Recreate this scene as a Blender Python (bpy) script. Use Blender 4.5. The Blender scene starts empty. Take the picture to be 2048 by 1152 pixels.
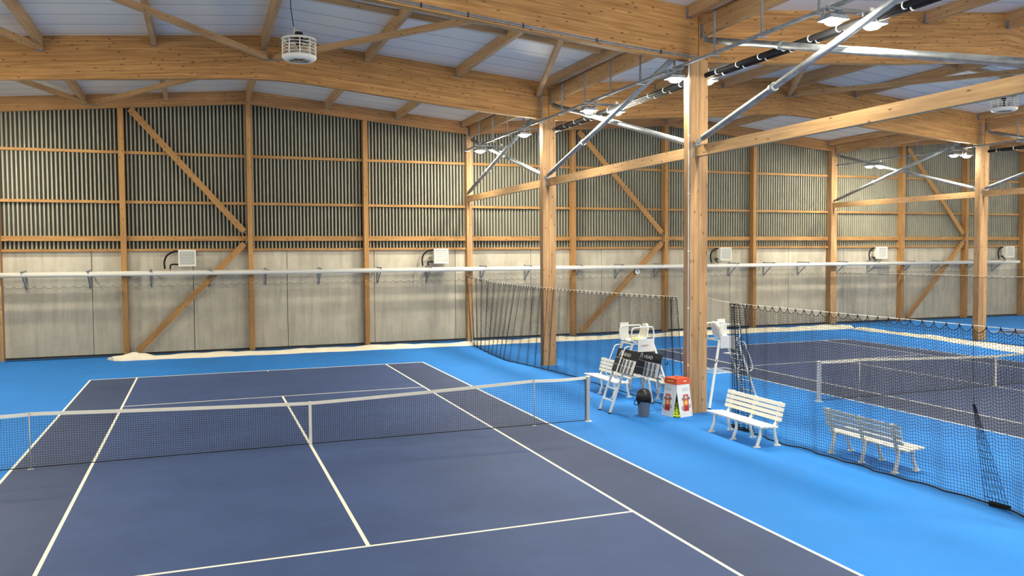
import bpy, math, random
import numpy as np
from mathutils import Vector, Matrix

random.seed(7)
RNG = np.random.default_rng(7)
S = bpy.context.scene
COL = S.collection

# ------------------------------------------------------------------ camera
def set_camera():
    yaw, pitch, roll = 0.359793, -0.0431187, -0.0062325
    f = Vector((math.sin(yaw) * math.cos(pitch), math.cos(yaw) * math.cos(pitch), math.sin(pitch)))
    r = Vector((math.cos(yaw), -math.sin(yaw), 0))
    u = r.cross(f)
    r2 = r * math.cos(roll) + u * math.sin(roll)
    u2 = -r * math.sin(roll) + u * math.cos(roll)
    m = Matrix((r2, u2, -f)).transposed().to_4x4()
    m.translation = Vector((-2.059, -17.471, 3.995))
    cd = bpy.data.cameras.new('camera')
    cam = bpy.data.objects.new('camera', cd)
    COL.objects.link(cam)
    cam.matrix_world = m
    cd.sensor_width = 36.0
    cd.lens = 1650.8 / 2048 * 36.0
    cd.clip_end = 300
    S.camera = cam
set_camera()

# ------------------------------------------------------------------ light set-up
LAMP_STRENGTH = 1450.0
LAMP_COLOR = (1.0, 0.92, 0.72, 1)
def set_world():
    w = bpy.data.worlds.new('sky_and_fill')
    S.world = w
    w.use_nodes = True
    nt = w.node_tree
    bg = nt.nodes['Background']
    # overcast sky above, bright lower half added to lift the ceiling through the front
    tc = nt.nodes.new('ShaderNodeTexCoord')
    sep = nt.nodes.new('ShaderNodeSeparateXYZ')
    nt.links.new(tc.outputs['Generated'], sep.inputs[0])
    cr = nt.nodes.new('ShaderNodeValToRGB')
    nt.links.new(sep.outputs[2], cr.inputs[0])
    e = cr.color_ramp.elements
    e[0].position, e[0].color = 0.0, (1.0, 0.90, 0.74, 1)
    e[1].position, e[1].color = 0.02, (0.14, 0.145, 0.15, 1)
    nt.links.new(cr.outputs[0], bg.inputs['Color'])
    bg.inputs['Strength'].default_value = 2.2
set_world()
S.view_settings.view_transform = 'Standard'
S.view_settings.look = 'None'
S.view_settings.gamma = 1.0
S.view_settings.exposure = -0.20
S.view_settings.use_curve_mapping = False
S.cycles.max_bounces = 10
S.cycles.diffuse_bounces = 6
S.cycles.glossy_bounces = 3
S.cycles.transparent_max_bounces = 8
S.cycles.sample_clamp_indirect = 6.0

# ------------------------------------------------------------------ materials
MAT = {}
def nodes_of(name):
    m = bpy.data.materials.new(name)
    m.use_nodes = True
    MAT[name] = m
    nt = m.node_tree
    return m, nt, nt.nodes, nt.links, nt.nodes['Principled BSDF']

def mixrgb(nt, a, b, fac, mode='MIX'):
    n = nt.nodes.new('ShaderNodeMix')
    n.data_type = 'RGBA'
    n.blend_type = mode
    for sock, v in ((n.inputs[0], fac), (n.inputs[6], a), (n.inputs[7], b)):
        if hasattr(v, 'is_linked'):
            nt.links.new(v, sock)
        else:
            sock.default_value = v
    return n.outputs[2]

def math_n(nt, op, a, b=None, c=None):
    n = nt.nodes.new('ShaderNodeMath')
    n.operation = op
    for i, v in enumerate((a, b, c)):
        if v is None:
            continue
        if hasattr(v, 'is_linked'):
            nt.links.new(v, n.inputs[i])
        else:
            n.inputs[i].default_value = v
    return n.outputs[0]

def ramp(nt, fac, stops):
    n = nt.nodes.new('ShaderNodeValToRGB')
    nt.links.new(fac, n.inputs[0])
    e = n.color_ramp.elements
    while len(e) < len(stops):
        e.new(0.5)
    for el, (p, c) in zip(e, stops):
        el.position = p
        el.color = c if len(c) == 4 else (*c, 1)
    return n.outputs[0]

def noise(nt, vec, scale, detail=3, rough=0.55):
    n = nt.nodes.new('ShaderNodeTexNoise')
    if vec is not None:
        nt.links.new(vec, n.inputs['Vector'])
    n.inputs['Scale'].default_value = scale
    n.inputs['Detail'].default_value = detail
    n.inputs['Roughness'].default_value = rough
    return n.outputs[0]

def vscale(nt, vec, sc, loc=(0, 0, 0)):
    n = nt.nodes.new('ShaderNodeMapping')
    nt.links.new(vec, n.inputs[0])
    n.inputs['Scale'].default_value = sc
    n.inputs['Location'].default_value = loc
    return n.outputs[0]

def simple(name, color, rough=0.6, metal=0.0, var=0.0, scale=3.0, spec=0.4):
    m, nt, N, L, P = nodes_of(name)
    P.inputs['Roughness'].default_value = rough
    P.inputs['Metallic'].default_value = metal
    P.inputs['Specular IOR Level'].default_value = spec
    c = (*color, 1)
    if var:
        tc = N.new('ShaderNodeTexCoord')
        f = noise(nt, tc.outputs['Object'], scale, 5)
        lo = tuple(max(0, x * (1 - var)) for x in color)
        hi = tuple(min(1, x * (1 + var)) for x in color)
        L.new(ramp(nt, f, [(0.3, lo), (0.7, hi)]), P.inputs['Base Color'])
    else:
        P.inputs['Base Color'].default_value = c
    return m

def wood(name, dark, light, lamella=0.0, knots=0.5, rough=0.62):
    m, nt, N, L, P = nodes_of(name)
    uv = N.new('ShaderNodeUVMap')
    oi = N.new('ShaderNodeObjectInfo')
    off = N.new('ShaderNodeCombineXYZ')
    r40 = math_n(nt, 'MULTIPLY', oi.outputs['Random'], 40.0)
    L.new(r40, off.inputs[0])
    L.new(math_n(nt, 'MULTIPLY', oi.outputs['Random'], 7.0), off.inputs[1])
    add = N.new('ShaderNodeVectorMath')
    L.new(uv.outputs[0], add.inputs[0])
    L.new(off.outputs[0], add.inputs[1])
    v = add.outputs[0]
    g = noise(nt, vscale(nt, v, (0.55, 11.0, 1)), 1.6, 6, 0.6)
    base = ramp(nt, g, [(0.30, dark), (0.55, tuple((a + b) / 2 for a, b in zip(dark, light))), (0.75, light)])
    fine = noise(nt, vscale(nt, v, (1.5, 60.0, 1)), 2.0, 3, 0.5)
    base = mixrgb(nt, base, ramp(nt, fine, [(0.3, (0.72, 0.68, 0.62)), (0.7, (1, 1, 1))]), 0.45, 'MULTIPLY')
    big = noise(nt, vscale(nt, v, (0.35, 1.6, 1)), 1.0, 2, 0.5)
    base = mixrgb(nt, base, ramp(nt, big, [(0.32, (0.78, 0.74, 0.72)), (0.68, (1.08, 1.05, 1.0))]), 0.8, 'MULTIPLY')
    if lamella:
        sep = N.new('ShaderNodeSeparateXYZ')
        L.new(v, sep.inputs[0])
        row = math_n(nt, 'FLOOR', math_n(nt, 'MULTIPLY', sep.outputs[1], 1.0 / lamella))
        # boards of each lamella are about 3 m long and finger-jointed
        seg = math_n(nt, 'FLOOR', math_n(nt, 'ADD', math_n(nt, 'MULTIPLY', sep.outputs[0], 0.34), math_n(nt, 'MULTIPLY', row, 0.37)))
        cx = N.new('ShaderNodeCombineXYZ')
        L.new(row, cx.inputs[0])
        L.new(seg, cx.inputs[1])
        wn = N.new('ShaderNodeTexWhiteNoise')
        wn.noise_dimensions = '2D'
        L.new(cx.outputs[0], wn.inputs['Vector'])
        base = mixrgb(nt, base, ramp(nt, wn.outputs['Value'], [(0.0, (0.80, 0.76, 0.72)), (1.0, (1.10, 1.08, 1.04))]), 0.9, 'MULTIPLY')
        sk = noise(nt, vscale(nt, v, (0.22, 13.0, 1)), 1.3, 4, 0.6)
        base = mixrgb(nt, base, ramp(nt, sk, [(0.58, (1, 1, 1)), (0.70, (0.52, 0.44, 0.38))]), 0.85, 'MULTIPLY')
    if knots:
        vo = N.new('ShaderNodeTexVoronoi')
        vo.inputs['Scale'].default_value = 1.0
        vo.voronoi_dimensions = '2D'
        L.new(vscale(nt, v, (2.1, 6.5, 1)), vo.inputs['Vector'])
        wn2 = N.new('ShaderNodeTexWhiteNoise')
        wn2.noise_dimensions = '3D'
        L.new(vo.outputs['Position'], wn2.inputs['Vector'])
        keep = math_n(nt, 'LESS_THAN', wn2.outputs['Value'], knots)
        spot = ramp(nt, vo.outputs['Distance'], [(0.05, (1, 1, 1)), (0.13, (0, 0, 0))])
        base = mixrgb(nt, base, (0.10, 0.035, 0.012, 1), math_n(nt, 'MULTIPLY', math_n(nt, 'MULTIPLY', spot, keep), 0.85))
    L.new(base, P.inputs['Base Color'])
    P.inputs['Roughness'].default_value = rough
    P.inputs['Specular IOR Level'].default_value = 0.3
    return m

wood('glulam_timber', (0.38, 0.195, 0.068), (0.70, 0.42, 0.175), lamella=0.045, knots=0.42)
wood('column_timber', (0.42, 0.255, 0.125), (0.66, 0.45, 0.26), lamella=0.25, knots=0.40)
wood('purlin_timber', (0.48, 0.285, 0.13), (0.73, 0.49, 0.26), knots=0.35)
wood('post_timber', (0.38, 0.20, 0.07), (0.60, 0.35, 0.14), knots=0.35)
wood('wall_beam_timber', (0.38, 0.20, 0.085), (0.60, 0.36, 0.17), lamella=0.045, knots=0.25)

simple('blue_paint', (0.026, 0.185, 0.56), 0.7, var=0.10, scale=0.35, spec=0.10)
def court_mat(name, col):
    m, nt, N, L, P = nodes_of(name)
    tc = N.new('ShaderNodeTexCoord')
    f = noise(nt, tc.outputs['Object'], 0.6, 6, 0.65)
    f2 = noise(nt, vscale(nt, tc.outputs['Object'], (1.0, 4.0, 1)), 2.5, 8, 0.75)
    lo = tuple(x * 0.88 for x in col)
    hi = tuple(x * 1.12 for x in col)
    base = ramp(nt, f, [(0.3, lo), (0.7, hi)])
    base = mixrgb(nt, base, (0.17, 0.21, 0.29, 1), ramp(nt, f2, [(0.60, (0, 0, 0)), (0.85, (0.5, 0.5, 0.5))]))
    L.new(base, P.inputs['Base Color'])
    P.inputs['Roughness'].default_value = 0.6
    P.inputs['Specular IOR Level'].default_value = 0.09
court_mat('court_navy', (0.054, 0.086, 0.200))
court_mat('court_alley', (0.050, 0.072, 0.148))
simple('court_line', (0.86, 0.83, 0.70), 0.7, spec=0.1)

def concrete():
    m, nt, N, L, P = nodes_of('concrete')
    tc = N.new('ShaderNodeTexCoord')
    o = tc.outputs['Object']
    f = noise(nt, o, 0.9, 8, 0.65)
    base = ramp(nt, f, [(0.3, (0.50, 0.465, 0.385)), (0.7, (0.67, 0.625, 0.52))])
    st = noise(nt, vscale(nt, o, (2.2, 2.2, 0.18)), 2.0, 5, 0.6)
    base = mixrgb(nt, base, ramp(nt, st, [(0.36, (0.66, 0.63, 0.58)), (0.56, (1, 1, 1))]), 0.45, 'MULTIPLY')
    fine = noise(nt, o, 22.0, 3, 0.6)
    base = mixrgb(nt, base, ramp(nt, fine, [(0.3, (0.88, 0.88, 0.88)), (0.6, (1, 1, 1))]), 0.6, 'MULTIPLY')
    L.new(base, P.inputs['Base Color'])
    P.inputs['Roughness'].default_value = 0.85
concrete()

def ceiling_mat():
    m, nt, N, L, P = nodes_of('ceiling_panels')
    g = N.new('ShaderNodeTexCoord')
    sep = N.new('ShaderNodeSeparateXYZ')
    L.new(g.outputs['Object'], sep.inputs[0])
    fr = math_n(nt, 'FRACT', math_n(nt, 'ADD', sep.outputs[1], 0.37))
    ln = math_n(nt, 'LESS_THAN', fr, 0.028)
    f = noise(nt, vscale(nt, g.outputs['Object'], (0.2, 1.0, 1)), 1.0, 4)
    base = ramp(nt, f, [(0.3, (0.86, 0.80, 0.71)), (0.7, (0.92, 0.86, 0.77))])
    base = mixrgb(nt, base, (0.16, 0.18, 0.22, 1), ln)
    L.new(base, P.inputs['Base Color'])
    P.inputs['Roughness'].default_value = 0.5
ceiling_mat()

simple('cladding_metal', (0.34, 0.33, 0.26), 0.5, 0.0, var=0.08, scale=1.2)
simple('cladding_groove', (0.05, 0.046, 0.036), 0.9)
simple('dark_gap', (0.03, 0.03, 0.028), 0.9)
simple('galvanised_steel', (0.27, 0.30, 0.33), 0.48, 0.6, var=0.25, scale=5)
simple('grey_steel_plate', (0.26, 0.29, 0.33), 0.55, 0.35, var=0.2, scale=8)
simple('white_pipe', (0.78, 0.77, 0.73), 0.4)
simple('white_plastic', (0.84, 0.82, 0.74), 0.45)
simple('louvre_grey', (0.55, 0.55, 0.52), 0.5)
simple('white_paint', (0.80, 0.80, 0.77), 0.4)
simple('grey_paint', (0.42, 0.43, 0.45), 0.45)
simple('black_net', (0.012, 0.013, 0.016), 0.8)
simple('wall_net_twine', (0.055, 0.052, 0.045), 0.8)
simple('black_rubber', (0.012, 0.012, 0.014), 0.75, spec=0.2)
simple('black_plastic', (0.018, 0.018, 0.02), 0.35)
simple('white_rope', (0.72, 0.70, 0.64), 0.7)
simple('net_tape', (0.82, 0.80, 0.72), 0.7)
simple('tarp_cloth', (0.80, 0.74, 0.60), 0.85, var=0.06, scale=2)
simple('red_card', (0.72, 0.09, 0.025), 0.45)
simple('red_print', (0.50, 0.025, 0.02), 0.45)
simple('white_card', (0.80, 0.79, 0.78), 0.5)
simple('yellow_print', (0.85, 0.55, 0.12), 0.5)
simple('grey_print', (0.16, 0.18, 0.18), 0.5)
simple('pale_print', (0.60, 0.66, 0.64), 0.5)
simple('ball_felt', (0.62, 0.80, 0.05), 0.9, var=0.1, scale=40)
simple('bin_grey', (0.16, 0.18, 0.22), 0.4)
simple('brass', (0.55, 0.30, 0.16), 0.35, 0.8)
simple('sheet_print', (0.03, 0.03, 0.035), 0.5)
simple('fan_motor', (0.02, 0.02, 0.022), 0.5)

m, nt, N, L, P = nodes_of('lamp_glow')
P.inputs['Base Color'].default_value = (0.9, 0.9, 0.85, 1)
P.inputs['Emission Color'].default_value = LAMP_COLOR
P.inputs['Emission Strength'].default_value = LAMP_STRENGTH

# ------------------------------------------------------------------ mesh builder
def frame_of(d, ref=None):
    d = d.normalized()
    if ref is None:
        ref = Vector((0, 0, 1)) if abs(d.z) < 0.95 else Vector((0, 1, 0))
    s = d.cross(ref)
    if s.length < 1e-6:
        s = d.cross(Vector((1, 0, 0)))
    s.normalize()
    return s, s.cross(d).normalized()

class MB:
    def __init__(self):
        self.v, self.f, self.uv, self.sm, self.mi = [], [], [], [], []

    def face(self, idx, uv=None, smooth=False, mi=0):
        self.f.append(idx)
        self.uv.append(uv if uv else [(0, 0)] * len(idx))
        self.sm.append(smooth)
        self.mi.append(mi)

    def quad(self, pts, uv=None, mi=0):
        b = len(self.v)
        self.v += [tuple(p) for p in pts]
        self.face(list(range(b, b + len(pts))), uv, False, mi)

    def box(self, c, s, rz=0.0, mi=0):
        c = Vector(c)
        dx = Vector((math.cos(rz), math.sin(rz), 0)) * (s[0] / 2)
        dy = Vector((-math.sin(rz), math.cos(rz), 0)) * (s[1] / 2)
        dz = Vector((0, 0, s[2] / 2))
        self.hexa([c - dx - dy - dz, c + dx - dy - dz, c + dx + dy - dz, c - dx + dy - dz,
                   c - dx - dy + dz, c + dx - dy + dz, c + dx + dy + dz, c - dx + dy + dz], mi)
        return self

    def hexa(self, p, mi=0):
        b = len(self.v)
        self.v += [tuple(x) for x in p]
        P = [Vector(x) for x in p]
        for q in ((0, 3, 2, 1), (4, 5, 6, 7), (0, 1, 5, 4), (1, 2, 6, 5), (2, 3, 7, 6), (3, 0, 4, 7)):
            l1 = (P[q[1]] - P[q[0]]).length
            l2 = (P[q[2]] - P[q[1]]).length
            o = random.random() * 3
            if l1 >= l2:
                uv = [(0, o), (l1, o), (l1, o + l2), (0, o + l2)]
            else:
                uv = [(0, o), (0, o + l1), (l2, o + l1), (l2, o)]
            self.face([b + i for i in q], uv, False, mi)
        return self

    def bar(self, p0, p1, w, h, up=None, mi=0):
        """box between two points; w across, h along the up direction"""
        p0, p1 = Vector(p0), Vector(p1)
        s, u = frame_of(p1 - p0, Vector(up) if up else None)
        a, b = s * (w / 2), u * (h / 2)
        return self.hexa([p0 - a - b, p1 - a - b, p1 + a - b, p0 + a - b,
                          p0 - a + b, p1 - a + b, p1 + a + b, p0 + a + b], mi)

    def tube(self, pts, r, n=10, closed=False, cap=True, mi=0):
        pts = [Vector(p) for p in pts]
        N_ = len(pts)
        base = len(self.v)
        s0 = None
        for i, p in enumerate(pts):
            if closed:
                d = pts[(i + 1) % N_] - pts[i - 1]
            else:
                d = pts[min(i + 1, N_ - 1)] - pts[max(i - 1, 0)]
            d.normalize()
            if s0 is None:
                s, u = frame_of(d)
            else:
                s = s0 - d * s0.dot(d)
                s.normalize()
                u = s.cross(d)
            s0 = s
            rr = r[i] if isinstance(r, (list, tuple)) else r
            for k in range(n):
                a = 2 * math.pi * k / n
                self.v.append(tuple(p + s * (rr * math.cos(a)) + u * (rr * math.sin(a))))
        m_ = N_ if closed else N_ - 1
        for i in range(m_):
            j = (i + 1) % N_
            for k in range(n):
                k2 = (k + 1) % n
                self.face([base + i * n + k, base + j * n + k, base + j * n + k2, base + i * n + k2], None, True, mi)
        if cap and not closed:
            self.face([base + k for k in range(n)], None, False, mi)
            self.face([base + (N_ - 1) * n + k for k in reversed(range(n))], None, False, mi)
        return self

    def lathe(self, prof, c=(0, 0, 0), n=24, mi=0, cap=True):
        base = len(self.v)
        for r, z in prof:
            for k in range(n):
                a = 2 * math.pi * k / n
                self.v.append((c[0] + r * math.cos(a), c[1] + r * math.sin(a), c[2] + z))
        for i in range(len(prof) - 1):
            for k in range(n):
                k2 = (k + 1) % n
                self.face([base + i * n + k, base + i * n + k2, base + (i + 1) * n + k2, base + (i + 1) * n + k], None, True, mi)
        if cap:
            self.face([base + k for k in reversed(range(n))], None, False, mi)
            self.face([base + (len(prof) - 1) * n + k for k in range(n)], None, False, mi)
        return self

    def prism(self, poly, axis_vec, mi=0):
        """poly: list of 3D points (planar), extruded by axis_vec"""
        a = Vector(axis_vec)
        b = len(self.v)
        n = len(poly)
        P = [Vector(p) for p in poly]
        self.v += [tuple(p) for p in P] + [tuple(p + a) for p in P]
        self.face(list(range(n)), None, False, mi)
        self.face([b + n + i for i in reversed(range(n))], None, False, mi)
        self.f[-2] = [b + i for i in range(n)]
        for i in range(n):
            j = (i + 1) % n
            self.face([b + j, b + i, b + n + i, b + n + j], None, False, mi)
        return self

    def ball(self, c, r, n=10, sc=(1, 1, 1), mi=0):
        prof = []
        m_ = max(5, n // 2 + 1)
        base = len(self.v)
        for i in range(m_ + 1):
            t = math.pi * i / m_
            rr, z = max(1e-4, math.sin(t)) * r, -math.cos(t) * r
            for k in range(n):
                a = 2 * math.pi * k / n
                self.v.append((c[0] + rr * math.cos(a) * sc[0], c[1] + rr * math.sin(a) * sc[1], c[2] + z * sc[2]))
        for i in range(m_):
            for k in range(n):
                k2 = (k + 1) % n
                self.face([base + i * n + k, base + i * n + k2, base + (i + 1) * n + k2, base + (i + 1) * n + k], None, True, mi)
        return self

    def build(self, name, mat, parent=None, world=True, fix=True):
        """world=True: vertices are in world space and are shifted into the parent's space (parents carry no rotation then)"""
        me = bpy.data.meshes.new(name)
        off = Vector((0, 0, 0))
        if world:
            if parent is not None:
                q = parent
                while q is not None:
                    off += q.location
                    q = q.parent
                me_off, loc = off, Vector((0, 0, 0))
            else:
                A = np.array(self.v)
                lo, hi = A.min(0), A.max(0)
                loc = Vector(((lo[0] + hi[0]) / 2, (lo[1] + hi[1]) / 2, lo[2]))
                me_off = loc
        else:
            me_off, loc = off, Vector((0, 0, 0))
        me.from_pydata([(x - me_off.x, y - me_off.y, z - me_off.z) for x, y, z in self.v], [], self.f)
        uvl = me.uv_layers.new(name='UVMap')
        uvl.data.foreach_set('uv', [c for fu in self.uv for p in fu for c in p])
        me.polygons.foreach_set('use_smooth', self.sm)
        me.polygons.foreach_set('material_index', self.mi)
        for mm in (mat if isinstance(mat, (list, tuple)) else [mat]):
            me.materials.append(MAT[mm])
        me.update()
        o = bpy.data.objects.new(name, me)
        COL.objects.link(o)
        o.location = loc
        if parent is not None:
            o.parent = parent
        return o

def tag(o, label=None, cat=None, group=None, kind=None):
    if label: o['label'] = label
    if cat: o['category'] = cat
    if group: o['group'] = group
    if kind: o['kind'] = kind
    return o

def thing(name, label, cat, loc=(0, 0, 0), rz=0.0, group=None, kind=None):
    o = bpy.data.objects.new(name, None)
    o.empty_display_size = 0.1
    COL.objects.link(o)
    o.location = loc
    o.rotation_euler = (0, 0, rz)
    return tag(o, label, cat, group, kind)

def dup(root, loc, rz, label, group=None):
    r = root.copy()
    COL.objects.link(r)
    r.location = loc
    r.rotation_euler = (0, 0, rz)
    r['label'] = label
    if group: r['group'] = group
    def rec(src, dst):
        for ch in list(src.children):
            c = ch.copy()
            COL.objects.link(c)
            c.parent = dst
            rec(ch, c)
    rec(root, r)
    return r

def strands(polys, r, name, mat, parent=None):
    """triangular twine along many polylines; polys = list of arrays (S, N, 3)"""
    V, F, base = [], [], 0
    for A in polys:
        A = np.asarray(A, float)
        Sn, Nn, _ = A.shape
        T = np.gradient(A, axis=1)
        T /= np.linalg.norm(T, axis=2, keepdims=True) + 1e-12
        ref = np.where(np.abs(T[..., 2:3]) > 0.8, np.array([0.3, 1.0, 0.05]), np.array([0.05, 0.02, 1.0]))
        s = np.cross(T, ref)
        s /= np.linalg.norm(s, axis=2, keepdims=True) + 1e-12
        u = np.cross(s, T)
        ring = []
        for k in range(3):
            a = 2 * math.pi * k / 3 + 0.5
            ring.append(A + s * (r * math.cos(a)) + u * (r * math.sin(a)))
        R = np.stack(ring, 2)                       # S,N,3,3
        V.append(R.reshape(-1, 3))
        idx = base + np.arange(Sn * Nn * 3).reshape(Sn, Nn, 3)
        a0, a1 = idx[:, :-1, :], idx[:, 1:, :]
        b0, b1 = np.roll(a0, -1, 2), np.roll(a1, -1, 2)
        F.append(np.stack([a0, a1, b1, b0], -1).reshape(-1, 4))
        base += Sn * Nn * 3
    V = np.concatenate(V)
    F = np.concatenate(F)
    off = np.zeros(3)
    loc = (0, 0, 0)
    if parent is not None:
        off = np.array(parent.location)
    V = V - off
    me = bpy.data.meshes.new(name)
    me.vertices.add(len(V))
    me.vertices.foreach_set('co', V.astype(np.float32).ravel())
    me.loops.add(len(F) * 4)
    me.loops.foreach_set('vertex_index', F.astype(np.int32).ravel())
    me.polygons.add(len(F))
    me.polygons.foreach_set('loop_start', np.arange(0, len(F) * 4, 4, dtype=np.int32))
    me.polygons.foreach_set('loop_total', np.full(len(F), 4, dtype=np.int32))
    me.update(calc_edges=True)
    me.materials.append(MAT[mat])
    o = bpy.data.objects.new(name, me)
    COL.objects.link(o)
    if parent is not None:
        o.parent = parent
    return o

def text_mesh(body, size, name, mat, parent, mtx, extrude=0.001):
    cu = bpy.data.curves.new(name, 'FONT')
    cu.body = body
    cu.size = size
    cu.extrude = extrude
    cu.align_x = 'LEFT'
    tmp = bpy.data.objects.new(name + '_outline', cu)
    COL.objects.link(tmp)
    dg = bpy.context.evaluated_depsgraph_get()
    me = bpy.data.meshes.new_from_object(tmp.evaluated_get(dg))
    bpy.data.objects.remove(tmp)
    bpy.data.curves.remove(cu)
    me.name = name
    me.materials.clear()
    me.materials.append(MAT[mat])
    o = bpy.data.objects.new(name, me)
    COL.objects.link(o)
    o.parent = parent
    o.matrix_local = mtx
    return o

def ordinal(i):
    return ('first', 'second', 'third', 'fourth', 'fifth', 'sixth', 'seventh', 'eighth', 'ninth', 'tenth', 'eleventh', 'twelfth')[i]

def smooth_path(pts, n=6):
    """Catmull-Rom through points"""
    P = [Vector(p) for p in pts]
    P = [P[0] * 2 - P[1]] + P + [P[-1] * 2 - P[-2]]
    out = []
    for i in range(1, len(P) - 2):
        for k in range(n):
            t = k / n
            a, b, c, d = P[i - 1], P[i], P[i + 1], P[i + 2]
            out.append(0.5 * ((2 * b) + (c - a) * t + (2 * a - 5 * b + 4 * c - d) * t * t + (3 * b - a - 3 * c + d) * t ** 3))
    out.append(P[-2])
    return out

# ------------------------------------------------------------------ measurements of the hall
ROWX = [-9.35, 9.35, 30.0, 49.0]            # lines of columns along Y
FRY = [-9.2, 0.0, 9.25]                     # frames with columns
WALLY = 18.62                               # face of the concrete
RIDGE = [(-0.13, 10.69), (19.66, 10.75), (39.6, 10.75)]
SLOPE = 0.0875
YEND = -18.4
def roof_z(x):
    for b in range(3):
        if x <= ROWX[b + 1] or b == 2:
            return RIDGE[b][1] - SLOPE * abs(x - RIDGE[b][0])
COURTX = [0.0, 19.58, 39.3]
COURT = ['the front court', 'the second court', 'the farthest court']

# ------------------------------------------------------------------ floor with painted courts
def build_floor():
    mb = MB()
    xs = {-9.9, 49.6}
    for cx in COURTX:
        for e in (5.485, 4.115):
            for s in (-1, 1):
                xs |= {round(cx + s * e, 3), round(cx + s * (e - 0.055), 3)}
        xs |= {round(cx - 0.0275, 3), round(cx + 0.0275, 3)}
    ys = {YEND, 19.0}
    for s in (-1, 1):
        ys |= {s * 11.885, round(s * (11.885 - 0.075), 3), s * 6.4, round(s * (6.4 - 0.055), 3), round(s * (11.885 - 0.22), 3)}
    xs, ys = sorted(xs), sorted(ys)
    for i in range(len(xs) - 1):
        for j in range(len(ys) - 1):
            x, y = (xs[i] + xs[i + 1]) / 2, (ys[j] + ys[j + 1]) / 2
            mi = 0
            for cx in COURTX:
                dx, dy = abs(x - cx), abs(y)
                if dx < 5.485 and dy < 11.885:
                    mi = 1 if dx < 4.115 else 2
                    if dx > 5.43 or 4.06 < dx < 4.115 or dy > 11.81 or (6.345 < dy < 6.4 and dx < 4.115) \
                            or (dx < 0.0275 and dy < 6.4) or (dx < 0.0275 and dy > 11.665):
                        mi = 3
            mb.quad([(xs[i], ys[j], 0), (xs[i + 1], ys[j], 0), (xs[i + 1], ys[j + 1], 0), (xs[i], ys[j + 1], 0)], None, mi)
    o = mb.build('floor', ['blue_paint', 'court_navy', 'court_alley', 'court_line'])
    tag(o, kind='structure')
build_floor()

# ------------------------------------------------------------------ ceiling
def build_ceiling():
    mb = MB()
    for b in range(3):
        xl, xr = ROWX[b] - (0.6 if b == 0 else 0), ROWX[b + 1] + (0.6 if b == 2 else 0)
        rx, rz = RIDGE[b]
        pts = [(xl, rz - SLOPE * (rx - xl)), (rx, rz), (xr, rz - SLOPE * (xr - rx))]
        for (x0, z0), (x1, z1) in zip(pts, pts[1:]):
            mb.hexa([(x0, YEND, z0), (x1, YEND, z1), (x1, 18.95, z1), (x0, 18.95, z0),
                     (x0, YEND, z0 + 0.12), (x1, YEND, z1 + 0.12), (x1, 18.95, z1 + 0.12), (x0, 18.95, z0 + 0.12)])
    tag(mb.build('ceiling', 'ceiling_panels'), kind='structure')
build_ceiling()

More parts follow.
